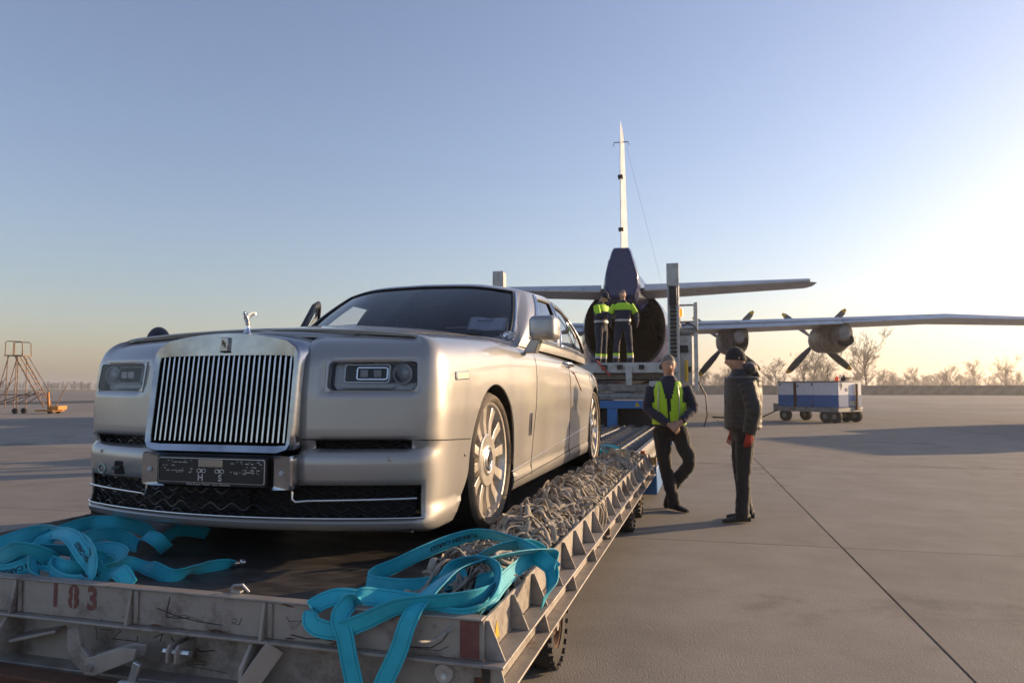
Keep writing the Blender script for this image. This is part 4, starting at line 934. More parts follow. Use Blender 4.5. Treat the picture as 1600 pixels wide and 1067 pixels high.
for k, (x, y) in enumerate(((-.74,4.55),(-.735,4.62),(-.73,4.72),(-.738,4.50))):
    pts = [Vector((x-.06,y-.03,.66)),Vector((x,y,.655)),Vector((x+.045,y+.02,.62)),Vector((x+.05+.02*(k%2),y+.03,.55)),Vector((x+.035+.02*(k%3),y+.0,.47-.03*k)),Vector((x+.06,y-.04,.44-.02*k))]
    hg.tube([p_-off for p_ in catmull(pts,5)], .009, 5, sq=.5)
hg.build('hanging_cord', M_cord, e, smooth=70)
e, off = nets[0]
cl = MB()
for k in range(5):
    cl.tube([Vector((-.80+.028*math.cos(a)+.004*k, 2.66+.05*math.sin(a)*1.1+.01*k, .60+.035*math.sin(a*.5)+.02*k))-off for a in [6.283*i/18 for i in range(18)]], .0075, 6, closed=True)
cl.build('rope_coil', mat('pale_rope',(.34,.31,.27),.85,scale=40), e, smooth=70)
# ================================================================ cargo loader
M_lw = mat('loader_white', (.52,.52,.50), .5, scale=6, col2=(.44,.44,.42), dirt=(.18,.16,.14), dscale=4, damt=.3)
M_lg = mat('loader_grey', (.30,.30,.30), .5, .3, scale=8, dirt=(.10,.09,.08), dscale=4, damt=.4)
M_blue = mat('loader_blue', (.02,.16,.42), .45, scale=6, col2=(.015,.12,.33), dirt=(.08,.09,.10), dscale=3, damt=.2)
M_orange = mat('orange_lamp', (.85,.22,.02), .3, emit=.9)
ld = empty('cargo_loader', (-2.7, 13, 0), 0, 'blue and white scissor cargo loader standing between dolly and aircraft', 'loader')
def Lb(b, name, m, **k):
    o = b.build(name, m, ld, **k); o.location = (2.7, -13, 0); return o
# roller deck level with the dolly
Lb(MB().box(-4.3,-.86,8.75,16.3,.40,.50), 'roller_deck', M_deck, bevel=.01)
for x in (-4.28,-.90): Lb(MB().box(x-.03,x+.03,8.75,16.3,.30,.575), 'deck_edge', M_lg, bevel=.006)
ro = None
for lane in range(10):
    for k in range(25):
        x = -4.08+lane*.335; y = 8.95+k*.295+(.147 if lane % 2 else 0)
        if ro is None: ro = Lb(MB().lathe([(-.06,.0),(-.06,.022),(.06,.022),(.06,0)],'x',10), 'roller', mat('roller_steel',(.16,.16,.165),.45,.6,scale=20), smooth=40)
        else: ro = share(ro, ld)
        ro.location = (x+2.7, y-13, .522)
for x in (-3.9,-3.235,-2.565,-1.895,-1.225): Lb(MB().box(x-.012,x+.012,8.8,16.2,.5005,.53), 'guide_rail', M_lg, bevel=.004)
for k in range(12): Lb(MB().box(-4.25,-.93,8.85+k*.6,8.93+k*.6,.5003,.512), 'cross_slat', M_lg)
for x in (-3.8,-1.0):
    for y in (10.2, 13.5):
        w = Lb(MB().lathe([(-.12,.12),(-.12,.21),(-.09,.235),(.09,.235),(.12,.21),(.12,.12)],'x',28), 'loader_wheel', M_rub, smooth=40); w.location = (x+2.7, y-13, .235)
Lb(MB().box(-4.0,-1.15,8.9,16.2,.18,.40), 'chassis', M_blue, bevel=.02)
Lb(MB().box(-1.02,-.66,8.95,9.9,.06,.40), 'side_locker', M_blue, bevel=.02)
Lb(MB().box(-1.02,-.66,8.9,8.95,.40,.52), 'deck_end_bracket', mat('ochre_paint',(.32,.20,.07),.6), bevel=.01)
# front end: blue portal, scissor and white bridge platform
bf = MB().box(-4.5,-.86,16.32,16.55,.90,1.08).box(-4.5,-4.2,16.32,16.55,.1,.9).box(-1.25,-.86,16.32,16.55,.1,.9).box(-2.3,-2.08,16.32,16.55,.1,.9)
Lb(bf, 'blue_portal', M_blue, bevel=.012)
Lb(MB().box(-4.2,-1.25,16.7,16.75,.12,.9), 'dark_recess', M_dark)
Lb(MB().lathe([(-.008,0),(-.008,.085),(0,.09)],'y',24,(-1.13,16.315,.99)), 'round_decal', mat('pale_decal',(.55,.55,.56),.5), smooth=30)
Lb(MB().prism([(-1.68,.95),(-1.56,.95),(-1.62,1.05)],16.310,16.318), 'warning_decal', M_yel)
Lb(MB().box(-4.5,-.84,16.38,20.2,1.10,1.24), 'bridge_frame', M_lg, bevel=.015)
Lb(MB().cyl((-4.3,16.45,1.18),(-1.35,16.45,1.18),.085,18), 'torsion_tube', M_lg, smooth=40)
Lb(MB().box(-4.5,-1.28,16.5,20,1.28,1.46), 'lift_beam', M_lg, bevel=.015)
Lb(MB().box(-4.45,-.8,16.6,20,1.56,1.66), 'sub_platform', M_lg, bevel=.01)
Lb(MB().box(-4.6,-.70,16.2,20.4,1.74,1.90), 'bridge_platform', M_lw, bevel=.012)
Lb(MB().box(-4.6,-.70,16.17,16.2,1.70,1.93), 'platform_bumper', M_lw, bevel=.008)
for x in (-2.32,-1.98,-1.50,-1.05): Lb(MB().box(x-.06,x+.06,16.10,16.168,1.78,1.88), 'stop_block', M_black, bevel=.01)
for x in (-1.78,-3.2): Lb(MB().box(x-.07,x+.07,16.10,16.168,1.42,1.84), 'hanger', M_lw, bevel=.01)
for s in (0,1): Lb(MB().bar((-4.2+s*.2,16.9+s*.2,.5),(-1.3,19.5,1.6),.12,.14), 'scissor_arm', M_lg, bevel=.01)
Lb(MB().box(-1.35,-.80,16.25,16.9,1.2,1.52), 'control_box', M_lw, bevel=.02)
Lb(MB().tube([(-1.2,16.22,1.6),(-1.1,16.2,1.5),(-1.15,16.2,1.3),(-1.0,16.22,1.15)],.02,8), 'hose', M_black, smooth=60)
Lb(MB().bar((-2.50,16.12,1.98),(-2.18,16.1,1.62),.12,.03).cyl((-2.34,16.06,1.80),(-2.34,16.13,1.80),.05,14), 'red_lever', mat('red_paint',(.42,.05,.03),.5), bevel=.006)
# guide pillars
for x in (-.80,-4.86):
    Lb(MB().box(x-.125,x+.125,16.25,16.5,.2,4.12).box(x-.135,x+.135,16.21,16.25,3.62,4.14), 'pillar', M_lw, bevel=.015)
    Lb(MB().box(x-.085,x+.085,16.195,16.25,3.2,3.63), 'pillar_head_block', M_black, bevel=.02)
    ck = None
    for k in range(13):
        if ck is None: ck = Lb(MB().box(-.07,.07,-.02,.02,-.035,.035), 'chain_link', M_black, bevel=.01)
        else: ck = share(ck, ld)
        ck.location = (x+2.7, 16.23-13, 3.15-k*.09)
    Lb(MB().box(x-.05,x+.05,16.20,16.25,.5,2.05), 'pillar_rail', M_lg, bevel=.01)
def Ls(b, name, m, **k):
    if name != 'drive_wheel': b.v = [(-.72+(x+.62)*.7, y, z) for x, y, z in b.v]
    return Lb(b, name, m, **k)
# operator stand on the right
Ls(MB().box(-.62,-.02,16.6,17.6,1.30,1.42), 'stand_floor', M_lw, bevel=.01)
Ls(MB().box(-.60,-.18,16.55,17.0,1.42,2.55), 'console', M_lw, bevel=.03); Ls(MB().box(-.58,-.30,16.53,16.56,2.15,2.32), 'console_screen', M_black, bevel=.01)
Ls(MB().box(-.36,-.22,16.535,16.55,1.72,1.84), 'socket_box', M_black, bevel=.01)
Ls(MB().box(-.62,-.05,16.5,16.56,2.6,2.66).box(-.6,-.1,16.56,17.1,2.56,2.72), 'console_top', M_lg, bevel=.01)
for x in (-.60,-.10):
    for y in (16.6,17.55): Ls(MB().cyl((x,y,1.4),(x,y,3.25),.024,10), 'rail_post', M_lw, smooth=40)
for z in (2.85,3.23): Ls(MB().tube([(-.60,17.55,z),(-.60,16.6,z),(-.10,16.6,z),(-.10,17.55,z)],.022,8), 'hand_rail', M_lg, smooth=40)
Ls(MB().bar((-.05,16.55,1.3),(-.05,16.55,3.28),.10,.12), 'mast', M_lw, bevel=.01)
Ls(MB().lathe([(0,.0),(0,.075),(.16,.07),(.19,.0)],'z',16,(-.52,16.6,2.98)), 'beacon', M_orange, smooth=40)
Ls(MB().tube([(-.45,16.5,2.75),(-.3,16.48,2.82),(-.1,16.5,2.74),(.02,16.5,2.6)],.018,8).tube([(.0,16.5,1.5),(.22,16.5,1.2),(.25,16.5,.75),(.15,16.6,.5)],.022,8), 'cable', M_black, smooth=60)
Ls(MB().cyl((-.36,16.4,1.5),(-.36,16.4,1.98),.055,12), 'yellow_post', mat('yellow_paint',(.62,.38,.02),.5), smooth=40)
# ================================================================ aircraft (local: y forward from the tail end, z up)
M_alu = mat('aircraft_grey', (.58,.60,.63), .42, .2, scale=2, col2=(.50,.52,.55), dirt=(.32,.31,.30), dscale=2.5, damt=.2)
M_navy = mat('navy_gloss', (.010,.018,.11), .25, scale=3, col2=(.008,.014,.085), coat=.3, spec=.35)
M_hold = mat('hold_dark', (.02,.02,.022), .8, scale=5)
M_acw = mat('aircraft_white', (.17,.17,.175), .4, scale=2, col2=(.55,.55,.55))
ac = empty('cargo_aircraft', (-2.66, 22.3, 0), R(5), 'four engined propeller cargo aircraft with open rear hold and navy tail', 'aircraft')
def A(b, name, m, parent=None, **k): return b.build(name, m, parent or ac, **k)
def ell(y, cz, a, h, n=40, p=2.3): 
    o = []
    for k in range(n):
        t = 2*math.pi*k/n; c_, s_ = math.cos(t), math.sin(t); o.append((a*math.copysign(abs(c_)**(2/p), c_), y, cz+h*math.copysign(abs(s_)**(2/p), s_)))
    return o
fus = [(3.0,3.45,1.42,1.40),(4.5,3.38,1.62,1.58),(7,3.25,1.85,1.85),(10,3.15,2.02,2.02),(14,3.1,2.05,2.05),(24,3.1,2.05,2.05),(28,3.0,1.9,1.9),(30.5,2.8,1.3,1.3),(31.8,2.6,.5,.5)]
A(MB().loft([ell(*f) for f in fus], caps=False), 'fuselage', M_navy, smooth=50)
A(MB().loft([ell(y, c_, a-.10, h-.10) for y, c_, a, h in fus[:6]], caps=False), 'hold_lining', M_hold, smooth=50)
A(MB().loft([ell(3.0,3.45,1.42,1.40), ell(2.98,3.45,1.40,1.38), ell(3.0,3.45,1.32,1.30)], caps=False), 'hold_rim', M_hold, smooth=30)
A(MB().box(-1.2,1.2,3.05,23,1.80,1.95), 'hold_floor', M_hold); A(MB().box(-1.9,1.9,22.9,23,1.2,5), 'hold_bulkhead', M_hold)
for k in range(9): A(MB().loft([ell(4+k*1.2, pw([(3,3.45),(7,3.25),(14,3.1)],4+k*1.2), 0, 0)]*1 if 0 else [[(x*f_, y+d_, 3.25+(z-3.25)*f_) for x, y, z in ell(4+k*1.2, 3.25, 1.5+.04*k, 1.45+.04*k)] for f_, d_ in ((.99,0),(.93,0),(.93,.1),(.99,.1))], caps=False), 'hold_frame', mat('hold_frame_grey',(.07,.07,.075),.7), smooth=30)
A(MB().box(-.95,.95,9,11,1.95,3.0), 'pallet_in_hold', M_hold, bevel=.05)
A(MB().box(-.12,.12,8.98,9.0,2.45,2.52), 'reflective_tag', M_acw)
# tail boom and rear cabin
tb = []
for y, hb, ht, z0, z1 in ((0,.50,.27,4.22,5.72),(.25,.56,.30,4.08,5.80),(.9,.60,.33,4.0,5.78),(2.2,.75,.40,4.0,5.5),(4.5,1.1,.5,4.1,5.3),(8,1.2,.5,4.3,5.2)):
    tb.append([(-hb*.75,y,z0),(hb*.75,y,z0),(hb,y,z0+.35),(hb*.98,y,z0+.7),(ht*1.05,y,z1-.12),(ht*.8,y,z1),(-ht*.8,y,z1),(-ht*1.05,y,z1-.12),(-hb*.98,y,z0+.7),(-hb,y,z0+.35)])
A(MB().loft(tb), 'tail_cabin', M_navy, bevel=.05, seg=3)
for s in (1,-1): A(MB().loft([[(s*.40,.3+.02*k,5.45),(s*.52,.3+.02*k,4.95),(s*.52,.5+.02*k,4.95),(s*.40,.5+.02*k,5.45)] for k in (0,1)]), 'cabin_window', M_black)
def wingsec(x, yc, z, ch, th): # airfoil in the y-z plane, leading edge forward
    pr = [(0,.0),(.12,.35),(.35,.5),(.65,.32),(.97,.04),(1.,0),(.97,-.03),(.65,-.22),(.35,-.42),(.12,-.3)]
    return [(x, yc+ch*(.5-a), z+th*b) for a, b in pr]
def vsec(z, yc, ch, th): return [(p[2], p[1], z) for p in wingsec(0, yc, 0, ch, th)]
A(MB().loft([vsec(5.6,2.9,5.2,.30), vsec(7.5,2.2,3.9,.25), vsec(9.7,1.5,2.4,.16), vsec(10.0,1.45,1.9,.1)]), 'fin', M_acw, smooth=40)
A(MB().loft([[(-.05,1.8,5.3),(.05,1.8,5.3),(.03,7.5,5.1),(-.03,7.5,5.1)], [(-.04,3.0,8.6),(.04,3.0,8.6),(.03,3.8,8.5),(-.03,3.8,8.5)]]), 'dorsal_fin', M_navy)
A(MB().tube([(-.24,.9,9.30),(-.23,.9,9.42),(.23,.9,9.42),(.25,.9,9.32)],.015,6), 'tail_aerial', M_black)
for z in (6.4,8.1): A(MB().box(-.09,.07,.2,.5,z-.04,z+.04), 'rudder_hinge', M_black, bevel=.02)
A(MB().tube([(.05,1.3,9.9),(1.5,9,5.6)],.003,4), 'wire_aerial', M_black)
for s in (1,-1):
    A(MB().loft([wingsec(s*.55,2.3,4.60,2.6,.34), wingsec(s*5.9,2.0,4.70,1.4,.13), wingsec(s*6.1,2.0,4.71,.9,.05)]), 'tailplane', M_alu, smooth=40)
    A(MB().loft([wingsec(s*1.2,14.6,4.38,4.8,.72), wingsec(s*5.3,14.6,4.43,4.5,.62), wingsec(s*14.2,14.5,4.60,3.2,.38), wingsec(s*19.2,14.5,4.36,2.2,.2)]), 'wing', M_alu, smooth=40)
    def droop(x, y, z, c_, h, t_=.05): return [(x, y, z+.10), (x, y-c_, z-h+.10), (x, y-c_+.01, z-h+.10-t_), (x, y+.1, z-.05)]
    A(MB().loft([droop(s*1.3,12.75,4.45,.95,.48), droop(s*5.3,12.85,4.50,.9,.42), droop(s*9.6,13.1,4.58,.8,.34)]), 'flap', M_alu, bevel=.01)
    A(MB().loft([droop(s*9.65,13.1,4.58,.7,.30), droop(s*14.2,13.25,4.67,.55,.23), droop(s*18.8,13.65,4.45,.4,.12)]), 'aileron', M_alu, bevel=.01)
    A(MB().loft([droop(s*.7,1.25,4.66,.45,.24), droop(s*5.85,1.5,4.74,.2,.07)]), 'elevator', M_alu, bevel=.008)
M_blade = mat('blade_grey', (.11,.12,.13), .5, scale=6)
M_nac = mat('nacelle', (.28,.26,.25), .45, .3, scale=3, dirt=(.08,.07,.06), dscale=2, damt=.5)
bm0 = MB(); secs = []
for r_, ch, tw in ((.2,.16,.9),(.5,.24,.8),(1.0,.36,.6),(1.6,.38,.42),(2.05,.30,.32),(2.25,.12,.28)):
    c_, s_ = math.cos(tw), math.sin(tw); secs.append([(x*c_, x*s_+.0, r_) if 1 else 0 for x in (0,)] and [(a*ch*c_-b*.03*s_, a*ch*s_+b*.03*c_, r_) for a, b in ((-.5,0),(-.2,1),(.3,.7),(.5,0),(.3,-.7),(-.2,-1))])
bm0.loft(secs); blade_me = bm0.mesh('blade', 40); blade_me.materials.append(M_blade)
tipm = MB().loft([[(x*1.03, y*1.2, z) for x, y, z in secs[4]], [(x*1.03, y*1.2, z+.005) for x, y, z in secs[5]]]).mesh('blade_tip', 40); tipm.materials.append(M_yel)
for ex, rot in ((5.0,40),(9.6,42),(-5.0,12),(-9.6,60)):
    zc = 3.78 if abs(ex) < 6 else 3.84
    n_ = MB().loft([ell(12.2,zc+.0,.22,.28,20), ell(12.8,zc-.02,.52,.62,20), ell(14,zc-.02,.68,.80,20), ell(16.4,zc,.66,.70,20), ell(17.3,zc,.50,.50,20), ell(17.5,zc,.36,.36,20)])
    for q in range(len(n_.v)): n_.v[q] = (n_.v[q][0]+ex, n_.v[q][1], n_.v[q][2])
    nc = A(n_, 'engine_nacelle', M_nac, smooth=45)
    A(MB().loft([[(x+ex+.1, y, z) for x, y, z in ell(12.35,zc-.28,.34,.27,20)], [(x+ex+.1, y, z) for x, y, z in ell(13.2,zc-.25,.42,.34,20)]]), 'exhaust', M_dark, nc, smooth=40)
    pr_ = A(MB().lathe([(-.35,.34),(0,.36),(.3,.28),(.6,.12),(.68,0)],'y',20), 'propeller', M_nac, smooth=40); pr_.location = (ex, 17.7, zc)
    for k in range(4):
        for nm, me_ in (('blade', blade_me), ('blade_tip', tipm)):
            o = bpy.data.objects.new(nm, me_); COL.objects.link(o); o.parent = pr_; o.rotation_euler = (0, R(rot+90*k), 0)
for s in (1,-1):
    A(MB().loft([ell(13,1.35,.75,.55,20), ell(15,1.3,.95,.75,20), ell(18,1.3,.95,.75,20), ell(20,1.4,.6,.5,20)]), 'gear_pod', M_navy, smooth=45).location = (s*2.25,0,0)
    for y in (15.5,17.2): A(MB().lathe([(-.2,.2),(-.2,.45),(-.14,.52),(.14,.52),(.2,.45),(.2,.2)],'x',24,(s*2.85,y,.52)), 'main_wheel', M_rub, smooth=40)
# ================================================================ ground power cart
gx, gy = cf(12.45, 29.9); gx += .34*.761; gy -= .34*.649
gp = empty('ground_power_cart', (gx, gy, 0), R(15.55-56), 'white and blue ground power cart on small wheels under the wing', 'power cart')
M_gw = mat('cart_white', (.80,.80,.82), .45, scale=5, col2=(.72,.72,.74))
M_gb = mat('cart_blue', (.03,.16,.44), .45, scale=5, dirt=(.10,.14,.2), dscale=4, damt=.2)
def G(b, name, m, **k):
    if name != 'cart_wheel': b.v = [(x*.8, y, z) for x, y, z in b.v]
    return b.build(name, m, gp, **k)
G(MB().box(-1.72,1.72,-.86,.86,.42,.60), 'cart_chassis', M_lg, bevel=.02); G(MB().box(-1.62,1.62,-.78,.78,.60,1.62), 'cart_core', M_lg)
xs = [-1.66,-.74,-.62,.42,.44,1.66]
for x0, x1 in ((-1.66,-.77),(-.60,.37),(.385,1.66)):
    for s in (-1,1):
        y0, y1 = (s*.79, s*.82) if s > 0 else (-.82,-.79)
        G(MB().box(x0,x1,y0,y1,.62,1.09), 'blue_panel', M_gb, bevel=.006); G(MB().box(x0,x1,y0,y1,1.092,1.60), 'white_panel', M_gw, bevel=.006)
for s in (-1,1):
    x0, x1 = (1.67,1.70) if s > 0 else (-1.70,-1.67)
    G(MB().box(x0,x1,-.80,.80,.62,1.09), 'blue_panel', M_gb, bevel=.006); G(MB().box(x0,x1,-.80,.80,1.092,1.60), 'white_panel', M_gw, bevel=.006)
G(MB().box(-1.72,1.72,-.86,.86,1.61,1.65), 'cart_roof', M_lg, bevel=.01)
G(MB().box(-.75,-.62,-.84,-.78,.5,1.6), 'door_post', M_rust, bevel=.005)
for x, z in ((-.52,1.45),(.30,1.52),(.30,.70),(-1.55,1.52)): G(MB().box(x-.03,x+.03,-.835,-.82,z-.05,z+.05), 'latch', M_black, bevel=.005)
G(MB().box(1.70,1.715,-.30,-.18,1.25,1.37), 'latch', M_black, bevel=.005); G(MB().box(1.70,1.712,-.05,.35,.66,.86), 'data_plate', mat('data_plate',(.42,.44,.36),.5), bevel=.004)
text_obj('cart_number', '9', M_ink, gp, Matrix.Translation((1.366,-.62,1.42)) @ Matrix.Rotation(R(90),4,'Z') @ RT, .36, .006)
G(MB().bar((1.76,.38,.5),(1.76,.40,1.55),.10,.08), 'raised_towbar', M_rust, bevel=.01)
G(MB().box(-2.25,-1.70,-.55,.55,.40,.72), 'front_step', M_lg, bevel=.02)
G(MB().tube([(-2.25,0,.5),(-2.7,0,.35),(-3.3,-.1,.12),(-4.6,-.5,.03),(-6.5,-.4,.03)],.03,8), 'power_cable', M_black, smooth=60)
G(MB().lathe([(0,0),(0,.09),(.15,.085),(.2,0)],'z',14,(.95,.1,1.65)), 'beacon', mat('red_beacon',(.7,.07,.02),.3,emit=.3), smooth=40)
G(MB().box(1.3,1.55,-.1,.25,1.65,1.80).cyl((1.4,0,1.8),(1.4,0,1.88),.05,10), 'exhaust_cap', M_black, bevel=.02)
for x in (-1.35,.95,1.45):
    for s in (-1,1):
        w = G(MB().lathe([(-.10,.10),(-.10,.22),(-.06,.26),(.06,.26),(.10,.22),(.10,.10)],'y',24), 'cart_wheel', M_rub, smooth=40); w.location = (x*.8, s*.70, .26)
        MB().lathe([(-.09,0),(-.09,.12),(.09,.12),(.09,0)],'y',16).build('rim', M_lg, w, smooth=40)
# ================================================================ maintenance steps on the left
sx_, sy_ = cf(-26.3, 39.0)
st = empty('maintenance_steps', (sx_, sy_, 0), R(15.55), 'tall orange tubular wheeled maintenance steps on the far left', 'steps')
M_tub = mat('worn_orange_tube', (.30,.17,.09), .6, .2, scale=10, col2=(.22,.15,.11))
M_ob = mat('orange_base', (.60,.25,.05), .55, scale=6)
def S(b, name, m=None, **k): return b.build(name, m or M_tub, st, smooth=50, **k)
for y in (-.35,.35):
    S(MB().cyl((-.55,y,3.15),(1.15,y,.35),.035,8), 'stringer'); S(MB().cyl((-.30,y,3.15),(.28+.9,y,.85),.022,8), 'hand_rail')
    S(MB().tube([(-1.05,y,3.15),(-1.05,y,3.85),(-.95,y,3.90),(-.25,y,3.88),(-.15,y,3.80),(-.10,y,3.1)],.025,8), 'top_rail')
    S(MB().cyl((-.62,y,3.9),(-.62,y,3.15),.022,8), 'rail_post'); S(MB().cyl((-.85,y,3.15),(-1.45,y,.75),.025,8), 'rear_leg'); S(MB().cyl((-.9,y,3.1),(-.95,y,.25),.025,8), 'rear_leg')
    S(MB().cyl((-.35,y,3.0),(-.3,y,.25),.025,8), 'middle_leg'); S(MB().cyl((-2.2,y,.35),(.45,y,1.15),.03,8), 'brace'); S(MB().cyl((-.30,y,.5),(.7,y,1.15),.025,8), 'brace'); S(MB().cyl((-1.9,y,1.02),(.4,y,1.02),.025,8), 'brace')
    S(MB().cyl((-.9,y,2.0),(-2.1,y,.3),.02,8), 'stay')
    w = S(MB().lathe([(-.06,.05),(-.06,.15),(.06,.15),(.06,.05)],'y',18), 'wheel', M_rub); w.location = (-.38,y,.15)
    w = S(MB().lathe([(-.06,.05),(-.06,.13),(.06,.13),(.06,.05)],'y',18), 'wheel', M_rub); w.location = (1.50,y,.13)
for k in range(9):
    t = (k+.5)/9; S(MB().bar((lerp(-.5,1.1,t),-.36,lerp(3.05,.45,t)),(lerp(-.5,1.1,t),.36,lerp(3.05,.45,t)),.16,.03), 'tread')
S(MB().box(-1.1,-.1,-.38,.38,3.11,3.16), 'top_platform')
S(MB().box(.75,1.75,-.5,.5,.12,.22), 'base_frame', M_ob, bevel=.02); S(MB().box(1.45,1.95,-.4,.4,.2,.42), 'ballast_box', M_ob, bevel=.03)
S(MB().bar((1.2,0,.2),(1.12,0,1.15),.1,.12), 'crank_post', M_ob, bevel=.02); S(MB().cyl((1.5,0,.3),(1.95,.3,1.55),.025,8), 'drawbar')
S(MB().box(-2.5,-1.75,-.4,.4,.12,.5), 'rear_base', mat('red_base',(.32,.09,.03),.6), bevel=.05)
# unseen truck added off frame right to throw a shadow on the apron
tx, ty = 15.4, 29.6
tk = empty('shadow_truck', (tx, ty, 0), R(25), 'unseen white box truck added off to the right to cast a shadow on the apron', 'truck')
MB().box(-1.2,1.2,-3,2.2,.9,3.3).build('cargo_box', M_gw, tk, bevel=.05); MB().prism([(2.25,.5),(4.2,.5),(4.2,1.4),(3.7,2.4),(2.25,2.4)],-1.1,1.1,'x').build('cab', M_gb, tk, bevel=.06)
for x in (-1.05,1.05):
    for y in (-2,3.2): w = MB().lathe([(-.14,.2),(-.14,.42),(-.1,.46),(.1,.46),(.14,.42),(.14,.2)],'x',24).build('wheel', M_rub, tk, smooth=40); w.location = (x,y,.46)
# ================================================================ people
M_skin = mat('skin', (.50,.31,.22), .55, scale=30, col2=(.36,.20,.14))
M_hair = mat('grey_hair', (.20,.175,.15), .8, scale=60)
M_navy_c = mat('navy_cloth', (.016,.02,.045), .85, scale=25, bump=.3, bscale=60, sheen=.2)
M_blk_c = mat('black_cloth', (.018,.016,.016), .85, scale=25, bump=.3, bscale=60, sheen=.2)
M_jkt = mat('padded_black', (.022,.019,.018), .6, scale=25, bump=.25, bscale=40, sheen=.2)
M_hv = mat('hi_vis_yellow', (.45,.75,.03), .65, scale=20, col2=(.38,.66,.02), bump=.2, bscale=50)
M_ref = mat('reflective_tape', (.50,.51,.50), .4, .2, scale=30)
M_boot = mat('boot_black', (.012,.011,.010), .6, scale=20)
M_redg = mat('red_glove', (.42,.035,.02), .75, scale=25, bump=.2)
M_grey_g = mat('grey_glove', (.06,.06,.06), .8, scale=25)
M_eye = mat('eye_white', (.6,.58,.55), .3, scale=10)
def vv_(p): return Vector(p)
def limb(mb, pts, rs, n=12, sub=5):
    P_ = catmull([(*p, ) for p in pts], sub); rr_ = [v.x for v in catmull([(r, 0, 0) for r in rs], sub)]
    mb.tube(P_, rr_, n)
def torso(mb, st, n=20, sub=4):
    # st: (centre, half width, half depth, yaw)
    rings = []
    C_ = catmull([s_[0] for s_ in st], sub); A_ = [v for v in catmull([(s_[1], s_[2], s_[3] if len(s_) > 3 else 0) for s_ in st], sub)]
    for c_, a_ in zip(C_, A_):
        cs, sn = math.cos(a_.z), math.sin(a_.z); ring = []
        for k in range(n):
            t = 2*math.pi*k/n; x, y = a_.x*math.copysign(abs(math.cos(t))**.85, math.cos(t)), a_.y*math.copysign(abs(math.sin(t))**.85, math.sin(t))
            ring.append((c_.x+x*cs-y*sn, c_.y+x*sn+y*cs, c_.z))
        rings.append(ring)
    mb.loft(rings)
def head_mesh(mb, M):
    """face looks along -Y, origin at the base of the skull"""
    nu, nv = 28, 20; base = len(mb.v)
    for i in range(nv+1):
        ph = math.pi*i/nv; z = math.cos(ph)
        for k in range(nu):
            th = 2*math.pi*k/nu; dx, dy = math.sin(th)*math.sin(ph), -math.cos(th)*math.sin(ph)
            w, d = .074, .094
            if z < 0: w *= 1-.22*z*z*1.2; d *= 1-.06*z*z
            x, y, zz = dx*w, dy*d+.01, z*.118
            fr_ = max(0, -dy)
            if fr_ > .3:
                g = lambda cx, cz, sx, sz: math.exp(-((x-cx)/sx)**2-((zz-cz)/sz)**2)
                y -= .024*g(0,-.018,.011,.022)+.010*g(0,.004,.010,.03)+.008*g(0,-.090,.022,.018)+.006*g(0,-.058,.022,.009)+.007*g(0,.032,.04,.010)
                y += .010*g(.031,.008,.015,.011)+.010*g(-.031,.008,.015,.011)+.004*g(0,-.050,.02,.004)
            mb.v.append(tuple(M @ Vector((x, y, zz+.10))))
    for i in range(nv):
        for k in range(nu): mb.f.append((base+i*nu+k, base+i*nu+(k+1) % nu, base+(i+1)*nu+(k+1) % nu, base+(i+1)*nu+k))
    for s in (1,-1):
        mb.tube([M @ Vector((s*.072,.012,.075)), M @ Vector((s*.081,.020,.095)), M @ Vector((s*.084,.024,.115)), M @ Vector((s*.076,.014,.128))], [.006,.012,.013,.006], 8, sq=.5)
def hand(mb, w, d, pn, s, curl=.5, sc=1.):
    """w wrist, d direction of the fingers, pn palm normal (fingers curl towards it), s thumb side (+1/-1)"""
    d = vv_(d).normalized(); pn = vv_(pn); pn = (pn-d*pn.dot(d)).normalized(); sd_ = d.cross(pn)*s; w = vv_(w)
    mb.loft([[w+d*(.085*t*sc)+sd_*(a*(.024+.018*t)*sc)+pn*(b*(.015-.003*t)*sc) for a, b in ((1,.5),(.6,1),(-.6,1),(-1,.5),(-1,-.5),(-.6,-1),(.6,-1),(1,-.5))] for t in (-.15,.25,.6,1.)])
    for k, l in enumerate((.068,.076,.072,.056)):
        b0 = w+d*.080*sc+sd_*(.031-.0205*k)*sc; p = [b0]; dd = d.copy()
        for j, f in enumerate((.45,.32,.25)):
            dd = (dd*math.cos(curl)+pn*math.sin(curl)).normalized(); pnn = pn; p.append(p[-1]+dd*l*f*sc)
        mb.tube(p, [.0095*sc,.009*sc,.008*sc,.006*sc], 7)
    t0 = w+d*.022*sc+sd_*.026*sc; t1 = t0+(d*.6+sd_*.7+pn*.3).normalized()*.036*sc; t2 = t1+(d*.85+sd_*.15+pn*.5).normalized()*.032*sc
    mb.tube([t0, t1, t2, t2+(d*.8-sd_*.1+pn*.5).normalized()*.02*sc], [.013*sc,.0115*sc,.010*sc,.007*sc], 7)
def boot(mb, a, f, sc=1.):
    """a ankle, f toe direction on the ground"""
    a = vv_(a); f = vv_(f).normalized(); r = Vector((f.y, -f.x, 0)).normalized(); up = r.cross(f)
    if up.z < 0: up = -up
    secs = []
    for t, w, h, z in ((-.075,.030,.075,-.065),(-.05,.040,.10,-.065),(.0,.043,.095,-.065),(.06,.042,.065,-.068),(.13,.047,.048,-.07),(.18,.040,.038,-.07),(.205,.020,.022,-.068)):
        c_ = a+f*t*sc+up*(z*sc+h*.5*sc); secs.append([c_+r*(w*math.cos(q))*sc+up*(h*.5*math.copysign(abs(math.sin(q))**.7, math.sin(q)))*sc for q in [6.283*k/12 for k in range(12)]])
    mb.loft(secs)
